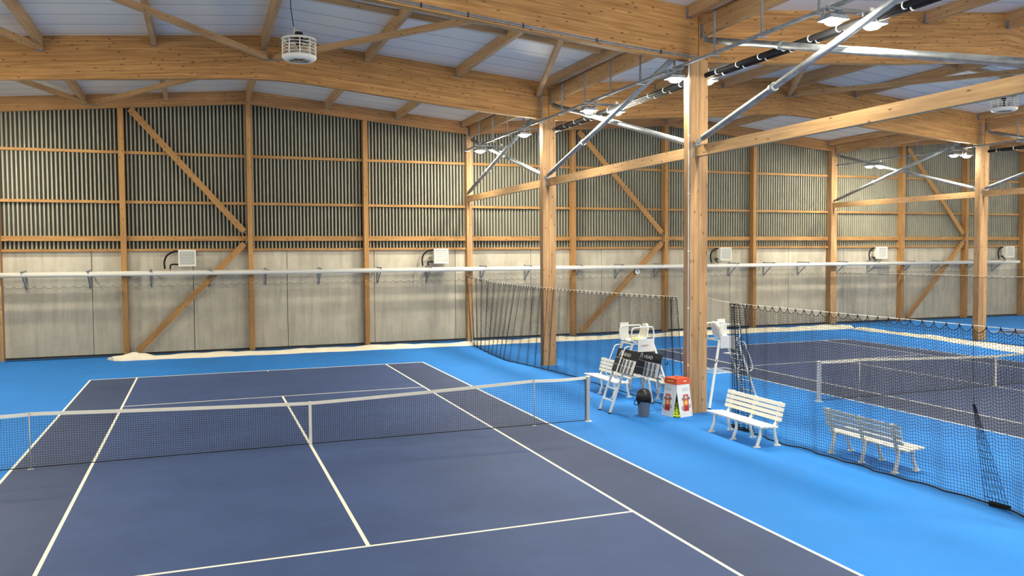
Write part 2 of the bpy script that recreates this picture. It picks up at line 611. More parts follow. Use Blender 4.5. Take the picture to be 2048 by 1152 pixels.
# ------------------------------------------------------------------ walls
POSTX = [-4.9, -0.13, 4.67, 14.55, 19.62, 24.88, 34.9, 39.75, 44.4]
def build_walls():
    w = thing('wall_back', None, None, (20, WALLY, 0), kind='structure')
    # concrete plinth panels
    x = -9.8
    edges = [-9.8] + [-6.08 + 3.71 * k for k in range(15)] + [49.6]
    for a, b in zip(edges, edges[1:]):
        MB().hexa([(a + .012, WALLY, 0), (b - .012, WALLY, 0), (b - .012, 18.9, 0), (a + .012, 18.9, 0),
                   (a + .012, WALLY, 4.13), (b - .012, WALLY, 4.13), (b - .012, 18.9, 4.13), (a + .012, 18.9, 4.13)]).build('concrete_panel', 'concrete', w)
    MB().box((20, 18.92, 2.1), (59.5, 0.06, 4.2)).build('joint_backing', 'dark_gap', w)
    # ribbed steel cladding: trapezoid ribs 0.148 m apart
    mb = MB()
    p = 0.148
    prof = [(0.0, 0.085), (0.070, 0.085), (0.082, 0.0), (0.136, 0.0)]
    n = int(59.4 / p)
    pts = []
    for k in range(n):
        for dx, dy in prof:
            pts.append((-9.85 + k * p + dx, 18.64 + dy))
    for k, ((xa, ya), (xb, yb)) in enumerate(zip(pts, pts[1:])):
        za, zb = roof_z(xa), roof_z(xb)
        mb.quad([(xa, ya, 4.16), (xb, yb, 4.16), (xb, yb, zb), (xa, ya, za)], None, 1 if k % 4 == 0 else 0)  # groove bottoms take a darker colour than the ribs
    mb.build('ribbed_cladding', ['cladding_metal', 'cladding_groove'], w)
    MB().box((20, 18.86, 7.4), (59.5, 0.06, 6.7)).build('cladding_backing', 'dark_gap', w)
    # girts between the posts
    stops = sorted([ROWX[0], ROWX[1], ROWX[2], ROWX[3]] + POSTX)
    for a, b in zip(stops, stops[1:]):
        for z, h, d in ((8.03, .11, .09), (6.08, .11, .10), (4.64, .20, .13), (4.18, .10, .15)):
            y1 = WALLY - 0.01
            MB().hexa([(a + .1, y1 - d, z - h / 2), (b - .1, y1 - d, z - h / 2), (b - .1, y1, z - h / 2), (a + .1, y1, z - h / 2),
                       (a + .1, y1 - d, z + h / 2), (b - .1, y1 - d, z + h / 2), (b - .1, y1, z + h / 2), (a + .1, y1, z + h / 2)]).build('girt', 'post_timber', w)
    for name, xc in (('wall_left', -9.95), ('wall_right', 49.65)):
        ww = thing(name, None, None, (xc, 0, 0), kind='structure')
        MB().box((xc, 0.25, 2.08), (0.2, 37.3, 4.16)).build('concrete_panel', 'concrete', ww)
        MB().box((xc, 0.25, 7.2), (0.2, 37.3, 6.08)).build('steel_cladding', 'cladding_metal', ww)
    wf = thing('wall_front_unseen', None, None, (20, -18.5, 0), kind='structure')
    MB().box((19.85, -18.5, 1.6), (59.8, 0.2, 3.2)).build('concrete_panel', 'concrete', wf)  # unseen wall, left open above so added light reaches the ceiling, not the floor
    tag(MB().box((19.85, 18.598, 0.04), (59.2, 0.03, 0.08)).build('baseboard_back', 'dark_gap'), kind='structure')
build_walls()

# wall posts (things: each one timber)
wall_names = ['first', 'second', 'third', 'fourth', 'fifth', 'sixth', 'seventh', 'eighth', 'ninth']
def soffit_wall(x):
    return roof_z(x) - 0.56
for i, x in enumerate(POSTX):
    b = 0 if x < 9 else (1 if x < 30 else 2)
    j = i - b * 3
    top = soffit_wall(x) if abs(x - RIDGE[b][0]) > 0.2 else RIDGE[b][1] - 0.50
    mb = MB().bar((x, 18.44, 0), (x, 18.44, top), 0.34, 0.20, up=(1, 0, 0))
    where = ['between the corner and the ridge', 'under the ridge', 'between the ridge and the column row'][j]
    o = mb.build('wall_post', 'post_timber')
    tag(o, f'slim timber wall post {where}, behind {COURT[b]}', 'post', 'timber posts on the corrugated back wall')
    o['kind'] = 'thing'

# ------------------------------------------------------------------ columns
COLN = {(1, 0): 'large timber column beside the ball box with a white conduit',
        (1, 1): 'timber column behind the first white bench with netting round its foot',
        (1, 2): 'timber column against the back wall where the dividing net starts',
        (2, 1): 'distant timber column rising from the far edge of the second court',
        (2, 2): 'timber column against the back wall beyond the second court',
        (0, 2): 'timber column in the back corner of the front court',
        (1, -1): 'timber column nearest to the camera carrying the end of the strut'}
def column(r, f, y, w, d, top):
    x = ROWX[r]
    root = thing('timber_column', COLN[(r, f)], 'column', (x, y, 0), group='columns between the courts', kind='thing')
    mb = MB()
    # two lamellas side by side, seam visible on the face
    mb.bar((x - w / 4 - .002, y, 0), (x - w / 4 - .002, y, top), d, w / 2 - .004, up=(1, 0, 0))
    mb.bar((x + w / 4 + .002, y, 0), (x + w / 4 + .002, y, top), d, w / 2 - .004, up=(1, 0, 0))
    mb.build('shaft', 'column_timber', root)
    MB().box((x, y, 0.012), (w + .03, d + .03, 0.024)).build('base_plate', 'grey_steel_plate', root)
    if f < 2:
        for s in (-1, 1):
            MB().box((x - 0.05, y + s * (d / 2 + .006), 6.46), (0.24, 0.012, 0.34)).build('gusset_plate', 'grey_steel_plate', root)
    return root
column(1, 0, 0.0, 0.50, 0.28, 8.63)
column(1, 1, 9.25, 0.48, 0.28, 8.62)
column(1, -1, -9.35, 0.50, 0.28, 9.2)
column(2, 1, 9.25, 0.48, 0.28, 8.56)
column(1, 2, 18.42, 0.26, 0.36, 9.25)
column(2, 2, 18.42, 0.40, 0.36, 9.3)
column(0, 2, 18.42, 0.50, 0.36, 9.33)

# ------------------------------------------------------------------ main roof beams (pitched, cambered glulam)
SOFF = {0: [(-9.33, 8.70), (-6.44, 8.93), (-4.02, 9.10), (-1.69, 9.275), (-0.55, 9.34), (0.34, 9.345), (1.24, 9.30), (1.88, 9.24), (3.12, 9.12), (4.77, 8.96), (7.2, 8.74), (9.34, 8.60)],
        1: [(9.36, 8.58), (12.0, 8.75), (14.1, 8.91), (15.9, 9.03), (17.8, 9.21), (18.8, 9.28), (19.7, 9.30), (20.6, 9.26), (21.5, 9.19), (23.57, 9.0), (26.5, 8.76), (29.99, 8.54)]}
SOFF[2] = [(30.02, 8.56)] + [(x + 39.73, z + .03) for x, z in SOFF[0][1:-1]] + [(48.98, 8.6)]
def main_beam(b, y, label):
    sp = smooth_path([(x, 0, z) for x, z in SOFF[b]], 5)
    rx, rz = RIDGE[b]
    pts = [(p.x, p.z) for p in sp]
    if min(abs(p[0] - rx) for p in pts) > 1e-3:
        pts.append((rx, np.interp(rx, [p[0] for p in pts], [p[1] for p in pts])))
        pts.sort()
    T = 0.22
    mb = MB()
    n = len(pts)
    for s in (-1, 1):
        for (x, z) in pts:
            mb.v.append((x, y + s * T / 2, z))
        for (x, z) in pts:
            mb.v.append((x, y + s * T / 2, rz - SLOPE * abs(x - rx) - 0.003))
    A, B, C, D = 0, n, 2 * n, 3 * n
    for i in range(n - 1):
        x0, z0 = pts[i]
        x1, z1 = pts[i + 1]
        t0, t1 = rz - SLOPE * abs(x0 - rx), rz - SLOPE * abs(x1 - rx)
        # grain follows the roof slope
        uv = [(x0, z0 - t0), (x1, z1 - t1), (x1, 0), (x0, 0)]
        mb.face([A + i, A + i + 1, B + i + 1, B + i], uv)
        mb.face([C + i + 1, C + i, D + i, D + i + 1], [uv[1], uv[0], uv[3], uv[2]])
        mb.face([A + i + 1, A + i, C + i, C + i + 1], [(x1, 5), (x0, 5), (x0, 5.2), (x1, 5.2)])
        mb.face([B + i, B + i + 1, D + i + 1, D + i], [(x0, 6), (x1, 6), (x1, 6.2), (x0, 6.2)])
    mb.face([A, B, D, C], [(0, 7), (0, 8), (.2, 8), (.2, 7)])
    mb.face([A + n - 1, C + n - 1, D + n - 1, B + n - 1], [(0, 7), (.2, 7), (.2, 8), (0, 8)])
    o = mb.build('roof_beam', 'glulam_timber')
    return tag(o, label, 'beam', 'large curved glulam roof beams', 'thing')
main_beam(0, FRY[1], 'nearest glulam beam over the front court with grey conduits along its lower edge')
main_beam(0, FRY[2], 'long curved glulam beam crossing behind the hanging white fan')
main_beam(1, FRY[1], 'glulam beam over the second court, starting at the large column by the ball box')
main_beam(1, FRY[2], 'curved glulam beam ending on the distant column of the second court')
main_beam(2, FRY[2], 'glulam beam going on from the distant column over the farthest court')

def wall_beam(b, label):
    rx, rz = RIDGE[b]
    xl, xr = ROWX[b] + .02, ROWX[b + 1] - .02
    mb = MB()
    for xa, xb in ((xl, rx), (rx, xr)):
        za, zb = roof_z(xa) if xa != rx else rz, roof_z(xb) if xb != rx else rz
        za = rz - SLOPE * abs(xa - rx); zb = rz - SLOPE * abs(xb - rx)
        y0, y1 = 18.26, 18.42
        p = [(xa, y0, za - .55), (xb, y0, zb - .55), (xb, y1, zb - .55), (xa, y1, za - .55),
             (xa, y0, za - .003), (xb, y0, zb - .003), (xb, y1, zb - .003), (xa, y1, za - .003)]
        mb.hexa(p)
    o = mb.build('wall_beam', 'wall_beam_timber')
    tag(o, label, 'beam', 'pitched beams along the top of the back wall', 'thing')
wall_beam(0, 'reddish pitched beam on top of the corrugated wall behind the front court')
wall_beam(1, 'pitched timber beam on top of the corrugated wall behind the second court')
wall_beam(2, 'pitched timber beam on top of the wall behind the farthest court')

# ------------------------------------------------------------------ purlins
def purlin(x, y0, y1, depth, label, group, w=0.14, hanger=True, drop=0.01):
    z1 = roof_z(x) - drop
    mb = MB().bar((x, y0, z1 - depth / 2), (x, y1, z1 - depth / 2), w, depth)
    o = mb.build('roof_purlin', 'purlin_timber')
    tag(o, label, 'purlin', group, 'thing')
    if hanger:
        for y, s in ((y0, 1), (y1, -1)):
            h = MB()
            for sx in (-1, 1):
                h.box((x + sx * (w / 2 + .004), y + s * 0.05, z1 - depth + .10), (0.008, 0.10, 0.22))
            h.box((x, y + s * 0.05, z1 - depth - .004), (w + .016, 0.10, 0.008))
            h.build('joist_hanger', 'grey_steel_plate', o)
    return o
BAYS = [('wall', 9.36, 18.26, 'the back wall and the beam behind the fan'), ('mid', 0.11, 9.14, 'the two large beams'), ('near', -9.1, -0.11, 'the nearest beam and the camera')]
pos = [(-9.15, 'at the outer edge'), (-6.03, 'second from the outer edge'), (-3.1, 'third from the outer edge'), (0.0, 'under the ridge'), (3.17, 'first past the ridge'), (6.2, 'second past the ridge'), (9.2, 'along the column row')]
for key, y0, y1, txt in BAYS:
    for b in range(3):
        for k, (dx, ptxt) in enumerate(pos):
            rx = RIDGE[b][0]
            x = rx + dx
            if b == 0 and k == 0 and key != 'wall':
                continue
            if b == 2 and (key != 'wall' or k > 3):
                continue
            if key == 'near' and not ((b == 0 and k == 6) or (b == 1 and k in (0, 2, 3, 4))):
                continue
            if b == 1 and k == 0: x = 9.85
            if b == 1 and k == 6: x = 29.6
            d = 0.44 if k == 3 else (0.26 if k in (0, 6) else 0.30)
            bay = {'wall': 'back bay', 'mid': 'middle bay', 'near': 'bay above the camera'}[key]
            purlin(x, y0, y1, d, f'roof purlin {ptxt}, {bay}, over {COURT[b]}', f'roof purlins in the {bay} over {COURT[b]}')

# eaves beams hanging lower along the column row
for r, x in ((1, 9.46), (2, 30.1)):
    for y0, y1, txt, far in ((9.36, 18.26, 'from the back wall', 1), (0.13, 9.12, 'above the paired floodlights by the large column', 0), (-9.2, -0.13, 'above the lamp nearest the camera', 0)):
        if r == 2 and not far and y1 < 0:
            continue
        lbl = {(1, 1): 'deep timber eaves beam from the back wall to the column behind the first bench',
               (1, 0): 'deep timber eaves beam above the floodlights, between the two front-row columns',
               (2, 1): 'deep timber eaves beam from the back wall to the distant column',
               (2, 0): 'deep timber eaves beam leaving the distant column towards the camera'}[(r, far)]
        if y1 < 0:
            lbl = 'deep timber eaves beam running from the large column out over the camera'
        o = MB().bar((x, y0, 9.42), (x, y1, 9.42), 0.13, 0.44).build('eaves_beam', 'purlin_timber')
        tag(o, lbl, 'beam', 'eaves beams over the column rows', 'thing')
        h = MB()
        for y, s in ((y0, 1), (y1, -1)):
            hh = MB().box((x - .07, y + s * .05, 9.30), (.012, .12, .34)).box((x + .07, y + s * .05, 9.30), (.012, .12, .34)).box((x, y + s * .05, 9.19), (.15, .12, .012))
            hh.build('joist_hanger', 'grey_steel_plate', o)

# thin battens across the middle of the roof bay
for b, (xa, xb) in enumerate(((-9.0, RIDGE[0][0]), (RIDGE[0][0], 8.9), (10.1, RIDGE[1][0]), (RIDGE[1][0], 29.4))):
    za, zb = roof_z(xa) - .08, roof_z(xb) - .08
    y = 4.3
    o = MB().bar((xa, y, za), (xb, y, zb), 0.12, 0.13).build('roof_batten', 'purlin_timber')
    tag(o, ['thin batten above the fan cable, on the outer roof slope of the front court', 'thin batten across the roof between fan and floodlights', 'thin batten on the nearer roof slope over the second court', 'thin batten on the farther roof slope over the second court'][b], 'batten', 'thin roof battens', 'thing')

# roof plane braces
def roof_brace(p0, p1, label, w=0.14, h=0.16):
    o = MB().bar(p0, p1, w, h).build('roof_brace', 'purlin_timber')
    tag(o, label, 'brace', 'diagonal braces under the roof', 'thing')
    for p, q in ((p0, p1), (p1, p0)):
        d = (Vector(q) - Vector(p)).normalized()
        MB().box(Vector(p) + d * 0.06 - Vector((0, 0, h / 2 + .006)), (0.26, 0.20, 0.012)).build('node_plate', 'grey_steel_plate', o)
    return o
roof_brace((-0.05, 9.12, 10.02), (-6.2, 0.13, 9.80), 'diagonal roof brace from the hanging fan towards the outer half of the front court')
roof_brace((0.15, 9.12, 10.02), (6.1, 0.13, 9.80), 'pale diagonal roof brace starting behind the hanging white fan')
roof_brace((8.95, 9.12, 9.45), (6.2, 0.13, 9.78), 'steep diagonal brace rising from the column behind the first bench')
roof_brace((-6.15, 9.12, 9.82), (-9.1, 0.13, 9.55), 'short diagonal roof brace in the outer corner over the front court')
roof_brace((-5.8, 18.24, 9.85), (-0.2, 9.38, 9.95), 'pale roof brace in front of the corrugated wall, rising towards the fan')
roof_brace((-6.1, 18.24, 9.85), (-9.1, 9.38, 9.72), 'slim roof brace in the back outer corner over the front court')
roof_brace((19.75, 9.12, 10.1), (25.8, 0.13, 9.95), 'long roof brace over the second court from the middle beam towards the second fan')
roof_brace((19.55, 9.12, 10.1), (13.4, 0.13, 9.85), 'roof brace over the second court hidden partly behind the bright steel tube')

# ------------------------------------------------------------------ wall braces
def wall_brace(p0, p1, label):
    y = 18.30
    o = MB().bar((p0[0], y, p0[1]), (p1[0], y, p1[1]), 0.10, 0.24, up=(0.01, 0, 1)).build('wall_brace', 'post_timber')
    tag(o, label, 'brace', 'diagonal braces on the back wall', 'thing')
    d = (Vector((p1[0], y, p1[1])) - Vector((p0[0], y, p0[1]))).normalized()
    pl = MB()
    e = Vector((p1[0], y, p1[1])) + d * 0.10
    pl.bar(e - d * .1, e + d * 0.06, 0.02, 0.14, up=(0, 1, 0))
    pl.build('end_plate', 'grey_steel_plate', o)
for xa, xb, who in ((-4.55, -0.38, 'the front court'), (14.82, 19.35, 'the second court'), (35.2, 39.45, 'the farthest court')):
    wall_brace((xa, 9.70), (xb, 4.92), f'upper diagonal timber brace across the corrugated wall behind {who}')
    wall_brace((xa + .08, 0.16), (xb, 4.42), f'lower diagonal timber brace across the concrete wall behind {who}')

# ------------------------------------------------------------------ struts and steel tubes between the columns
def strut(r, y0, y1, label):
    x = ROWX[r] - 0.05
    o = MB().bar((x, y0, 6.42), (x, y1, 6.42), 0.14, 0.26).build('timber_strut', 'purlin_timber')
    tag(o, label, 'strut', 'horizontal timber struts between columns', 'thing')
strut(1, 0.15, 9.10, 'horizontal timber strut between the large column and the column behind the first bench')
strut(1, 9.40, 18.24, 'horizontal timber strut from the first-row column to the back wall')
strut(1, -9.1, -0.15, 'horizontal timber strut from the large column towards the camera')
strut(2, 9.40, 18.24, 'horizontal timber strut from the distant column to the back wall')
strut(2, 0.1, 9.10, 'horizontal timber strut from the distant column towards the camera')

def steel_brace(p0, p1, label, r=0.075):
    p0, p1 = Vector(p0), Vector(p1)
    d = (p1 - p0).normalized()
    o = MB().tube([p0 + d * .32, p0 + d * .40, p1 - d * .40, p1 - d * .32], [r * .55, r, r, r * .55], 16).build('steel_brace', 'galvanised_steel')
    tag(o, label, 'brace', 'galvanised steel tubes crossing between columns', 'thing')
    MB().bar(p0 + d * .12, p0 + d * .36, 0.025, 0.11).build('fork_end', 'grey_steel_plate', o)
    MB().bar(p1 - d * .36, p1 - d * .12, 0.025, 0.11).build('fork_end', 'grey_steel_plate', o)
    mid = p0 + (p1 - p0) * 0.33
    MB().tube([mid - d * .07, mid + d * .07], r * 1.25, 16).build('turnbuckle', 'galvanised_steel', o)
    return o
for r, frs, nm in ((1, ((9.25, 18.42), (0.0, 9.25), (-9.2, 0.0)), ('between the back wall and the nearest column to it', 'between the two tall columns', 'between the large column and the camera')),
                   (2, ((9.25, 18.42), (0.0, 9.25)), ('between the back wall and the distant column', 'from the distant column towards the camera'))):
    x = ROWX[r] - 0.03
    for (y0, y1), t in zip(frs, nm):
        e = 0.14
        # one tube rises away from the camera, the other falls
        steel_brace((x - .10, y1 - e, 6.60), (x - .10, y0 + e, 9.05), f'steel tube rising towards the camera, {t}')
        steel_brace((x + .09, y1 - e, 9.12), (x + .09, y0 + e, 6.62), f'steel tube falling towards the camera, {t}')

# ------------------------------------------------------------------ floodlights on trays along the column rows
def make_lamp(loc, label, group):
    root = thing('floodlight', label, 'floodlight', loc, 0, group)
    x, y, z = loc
    hb = MB().box((x, y, z + .055), (0.42, 0.34, 0.05))
    for k in range(7):
        hb.box((x - .15 + k * .05, y, z + .105), (0.012, 0.28, 0.05))
    hb.box((x, y, z + .02), (0.44, 0.36, 0.03))
    hb.build('housing', 'grey_steel_plate', root)
    dm = MB()
    dm.lathe([(0.0, -.075), (0.06, -.072), (0.11, -.060), (0.145, -.035), (0.16, 0.0), (0.16, .012)], (x, y, z), 20, cap=False)
    dm.build('lens', 'lamp_glow', root)
    b = MB()
    for s in (-1, 1):
        b.box((x + s * .225, y, z + .12), (0.012, 0.04, 0.20))
    b.box((x, y, z + .22), (0.46, 0.04, 0.012))
    b.build('mounting_bracket', 'grey_steel_plate', root)
    MB().box((x + .06, y + .1, z + .29), (0.10, 0.07, 0.13)).build('driver_box', 'white_paint', root)
    return root
LY = [-15.4, -10.3, -5.2, 0.2, 5.0, 10.3, 15.3]
lamp_proto = None
for r in range(4):
    for k, y in enumerate(LY):
        row = ['the outer wall row', 'the first column row', 'the distant column row', 'the farthest row'][r]
        xc = ROWX[r]
        sides = [(-.46, 'over the front court'), (.45, 'over the second court')] if r == 1 else ([(-.46, 'over the second court'), (.3, 'over the farthest court')] if r == 2 else ([(.45, 'over the front court')] if r == 0 else [(-.45, 'over the farthest court')]))
        for dx, stxt in sides:
            lt = f'{ordinal(6 - k)} from the back wall'
            label = f'lit floodlight on {row} {stxt}, {lt}'
            if lamp_proto is None:
                lamp_proto = make_lamp((xc + dx, y, 8.2), label, 'floodlights along the column rows')
            else:
                dup(lamp_proto, (xc + dx, y, 8.2), 0, label)
    # support frames
for r in (1, 2):
    for k, y in enumerate(LY):
        if y < -6 or (r == 2 and y < 4):
            continue
        x = ROWX[r]
        mb = MB()
        mb.box((x, y, 8.44), (1.25, 0.04, 0.04)).box((x, y + .18, 8.44), (0.9, 0.03, 0.03))
        for sx in (-.25, .25):
            mb.box((x + sx, y + .09, 8.44), (0.04, 0.22, 0.04)).box((x + sx, y, 8.36), (0.03, 0.03, 0.2))
        o = mb.build('lamp_crossbar', 'grey_steel_plate')
        tag(o, f'dark crossbar with two floodlights on {"the first column row" if r == 1 else "the distant column row"}, {ordinal(6 - k)} from the back wall', 'crossbar', 'lamp crossbars')
# cable trays with hanging rods
def cable_tray(r, y0, y1, label):
    x = ROWX[r] - 0.42
    root = thing('cable_tray', label, 'cable tray', (x, (y0 + y1) / 2, 8.46), 0, 'cable trays')
    mb = MB()
    mb.box((x, (y0 + y1) / 2, 8.46), (0.10, y1 - y0, 0.006))
    for s in (-1, 1):
        mb.box((x + s * .05, (y0 + y1) / 2, 8.485), (0.005, y1 - y0, 0.05))
    mb.build('tray', 'galvanised_steel', root)
    c = MB()
    for k in range(3):
        c.tube([(x - .03 + .03 * k, y0, 8.475), (x - .03 + .03 * k, y1, 8.475)], 0.009, 6)
    c.build('cable', 'black_rubber', root)
    y = y0 + 0.9
    while y < y1:
        MB().box((x + .06, y, 8.95), (0.04, 0.03, 1.0)).build('hanging_channel', 'grey_steel_plate', root)
        MB().box((x + .06, y, 8.445), (0.26, 0.04, 0.02)).build('cross_channel', 'galvanised_steel', root)
        y += 1.7
cable_tray(1, -9.0, 17.6, 'steel cable tray with rods over the first column row')
cable_tray(2, 3.0, 17.6, 'steel cable tray with rods over the distant column row')

def twin_ducts(r, y0, y1, label):
    x = ROWX[r] + 0.20
    root = thing('black_pipe', label, 'pipe', (x, (y0 + y1) / 2, 8.27), 0, 'black insulated roof pipes')
    for k, dx in enumerate((0.0, 0.20)):
        pth = [(x + dx, y0, 8.27), (x + dx, y1, 8.27)]
        MB().tube(pth, 0.062, 12).build('pipe', 'black_rubber', root)
        y = y0 + .4
        while y < y1:
            MB().tube([(x + dx, y - .015, 8.27), (x + dx, y + .015, 8.27)], 0.068, 12).build('pipe_clip', 'white_paint', root)
            y += 0.8
    for yf in (0.55, 9.75):
        if y0 < yf < y1:
            for dx in (0.0, 0.2):
                MB().tube(smooth_path([(x + dx, yf + 1.0, 8.30), (x + dx, yf + .45, 8.38), (x + dx + .08, yf + .15, 8.72), (x + dx + .10, yf + .12, 9.2), (x + dx + .10, yf + .12, 9.62)], 5), 0.045, 8).build('riser', 'black_rubber', root)
twin_ducts(1, -9.0, 9.6, 'pair of black insulated pipes with white clips under the first eaves beam')
twin_ducts(2, -0.5, 9.6, 'pair of black insulated pipes by the distant column')

# conduits under the near beam and down the column
def conduits():
    y = -0.125
    pts = smooth_path([(x, y, z + .06) for x, z in SOFF[0] if x > -0.6], 4)
    root = thing('conduit', 'pair of grey conduits clipped along the lower edge of the nearest beam', 'conduit', (4, y, 9.1))
    for dz in (0.0, 0.045):
        MB().tube([(p.x, p.y, p.z + dz) for p in pts], 0.016, 8).build('conduit_pipe', 'galvanised_steel', root)
    for i in range(2, len(pts), 3):
        p = pts[i]
        MB().box((p.x, p.y - .005, p.z + .022), (0.03, 0.04, 0.10)).build('clip', 'black_plastic', root)
    r2 = thing('conduit', 'thin white conduit running down the edge of the large column', 'conduit', (9.085, -0.1, 0))
    MB().tube([(9.085, -0.10, 0.02), (9.085, -0.10, 8.5), (9.085, -0.125, 8.62)], 0.016, 8).build('conduit_pipe', 'white_pipe', r2)
    for z in (1.2, 2.6, 4.0, 5.4, 6.8, 8.2):
        MB().box((9.087, -.10, z), (0.04, 0.05, 0.03)).build('clip', 'white_pipe', r2)
conduits()

# ------------------------------------------------------------------ destratification fans
def make_fan(loc, label):
    root = thing('ceiling_fan', label, 'fan', loc, 0, 'hanging cage fans')
    R = 0.44
    z0 = -0.30
    prof = [(0.27, 0.0), (0.33, -0.005), (0.39, 0.02), (0.425, 0.055), (R, 0.09), (R, 0.115), (R - .03, 0.12), (R - .05, 0.09), (0.30, 0.05), (0.27, 0.02)]
    MB().lathe([(r, z + z0) for r, z in prof], n=40, cap=False).build('lower_ring', 'white_plastic', root, world=False)
    def ring(r, z, t):
        return [(r * math.cos(2 * math.pi * k / 40), r * math.sin(2 * math.pi * k / 40), z) for k in range(40)]
    g = MB()
    for z in (-0.105, -0.025, 0.055, 0.135):
        g.tube(ring(R - .01, z, 0), 0.009, 6, closed=True)
    for k in range(10):
        a = 2 * math.pi * k / 10 + .25
        g.tube([((R - .01) * math.cos(a), (R - .01) * math.sin(a), z0 + .10), ((R - .01) * math.cos(a), (R - .01) * math.sin(a), 0.23)], 0.015, 6)
    g.build('cage', 'white_plastic', root, world=False)
    top = MB().lathe([(R + .003, 0.205), (R + .005, 0.235), (R - .02, 0.265), (R - .08, 0.275), (R - .10, 0.255), (R - .04, 0.205)], n=40, cap=False)
    top.build('upper_ring', 'white_plastic', root, world=False)
    s = MB()
    for k in range(4):
        a = math.pi / 4 + math.pi / 2 * k
        s.bar((0, 0, 0.23), ((R - .06) * math.cos(a), (R - .06) * math.sin(a), 0.23), 0.05, 0.02)
        s.bar((0, 0, z0 + .02), ((R - .10) * math.cos(a), (R - .10) * math.sin(a), z0 + .03), 0.03, 0.012)
    s.build('spider', 'fan_motor', root, world=False)
    MB().lathe([(0.0, 0.10), (0.08, 0.10), (0.10, 0.20), (0.11, 0.26), (0.11, 0.40), (0.09, 0.43), (0.0, 0.43)], n=20, cap=False).build('motor', 'fan_motor', root, world=False)
    for k in range(3):
        a0 = 2 * math.pi * k / 3 + .3
        bl = MB()
        for i in range(5):
            r0, r1 = 0.06 + i * .06, 0.12 + i * .06
            t0, t1 = 0.10 - i * .012, 0.10 - (i + 1) * .012
            w = 0.12
            e = Vector((math.cos(a0), math.sin(a0), 0)); q = Vector((-math.sin(a0), math.cos(a0), 0))
            zc = -0.10
            A, B = e * r0, e * r1
            bl.hexa([A - q * w / 2 + Vector((0, 0, zc - t0)), B - q * w / 2 + Vector((0, 0, zc - t1)), B + q * w / 2 + Vector((0, 0, zc + t1)), A + q * w / 2 + Vector((0, 0, zc + t0)),
                     A - q * w / 2 + Vector((0, 0, zc - t0 + .006)), B - q * w / 2 + Vector((0, 0, zc - t1 + .006)), B + q * w / 2 + Vector((0, 0, zc + t1 + .006)), A + q * w / 2 + Vector((0, 0, zc + t0 + .006))])
        bl.build('blade', 'grey_paint', root, world=False)
    MB().tube([(0, 0, -.2), (0, 0, .15)], 0.03, 10).build('shaft', 'fan_motor', root, world=False)
    h = MB().box((-.12, 0, 0.40), (0.025, 0.06, 0.30)).box((-.05, 0, 0.47), (0.16, .05, .02))
    h.build('hanger_bracket', 'white_plastic', root, world=False)
    zt = roof_z(loc[0]) - loc[2] - 0.0
    MB().tube(smooth_path([(-.12, 0, .52), (-.15, 0, .75), (-.19, .01, zt - .3), (-.19, .01, zt)], 5), 0.010, 6).build('cable', 'black_rubber', root, world=False)
    return root
make_fan((0.42, 4.62, 9.27), 'white cage fan hanging on a cable over the front court')
make_fan((25.2, 4.4, 9.27), 'white cage fan hanging over the second court beyond the steel tubes')

# ------------------------------------------------------------------ heating pipes along the wall with brackets
root = thing('heating_pipe', 'long white heating pipe along the back wall, the outer of two', 'pipe', (17, 17.8, 3.25))
MB().tube([(-9.2, 17.8, 3.25), (43.3, 17.8, 3.25)], 0.085, 14).build('pipe', 'white_pipe', root)
MB().tube([(43.28, 17.8, 3.25), (43.36, 17.8, 3.25)], 0.09, 14).build('end_cap', 'white_pipe', root)
root = thing('heating_pipe', 'white return pipe running just behind the long outer pipe on the back wall', 'pipe', (17, 18.1, 3.25))
MB().tube([(-9.2, 18.1, 3.27), (43.1, 18.1, 3.27)], 0.085, 14).build('pipe', 'white_pipe', root)
bx = -8.35
i = 0
while bx < 43:
    if min(abs(bx - p) for p in POSTX + ROWX) < 0.3:
        bx += 0.35
    o = MB().box((bx, 18.14, 3.375), (0.045, 0.95, 0.04)).bar((bx, 17.75, 3.36), (bx, 18.60, 2.72), 0.04, 0.03).box((bx, 18.60, 3.05), (0.06, 0.03, 0.75)).build('pipe_bracket', 'grey_steel_plate')
    tag(o, 'dark steel bracket carrying the white heating pipes on the back wall', 'bracket', 'pipe brackets on the back wall')
    bx += 2.2
    i += 1

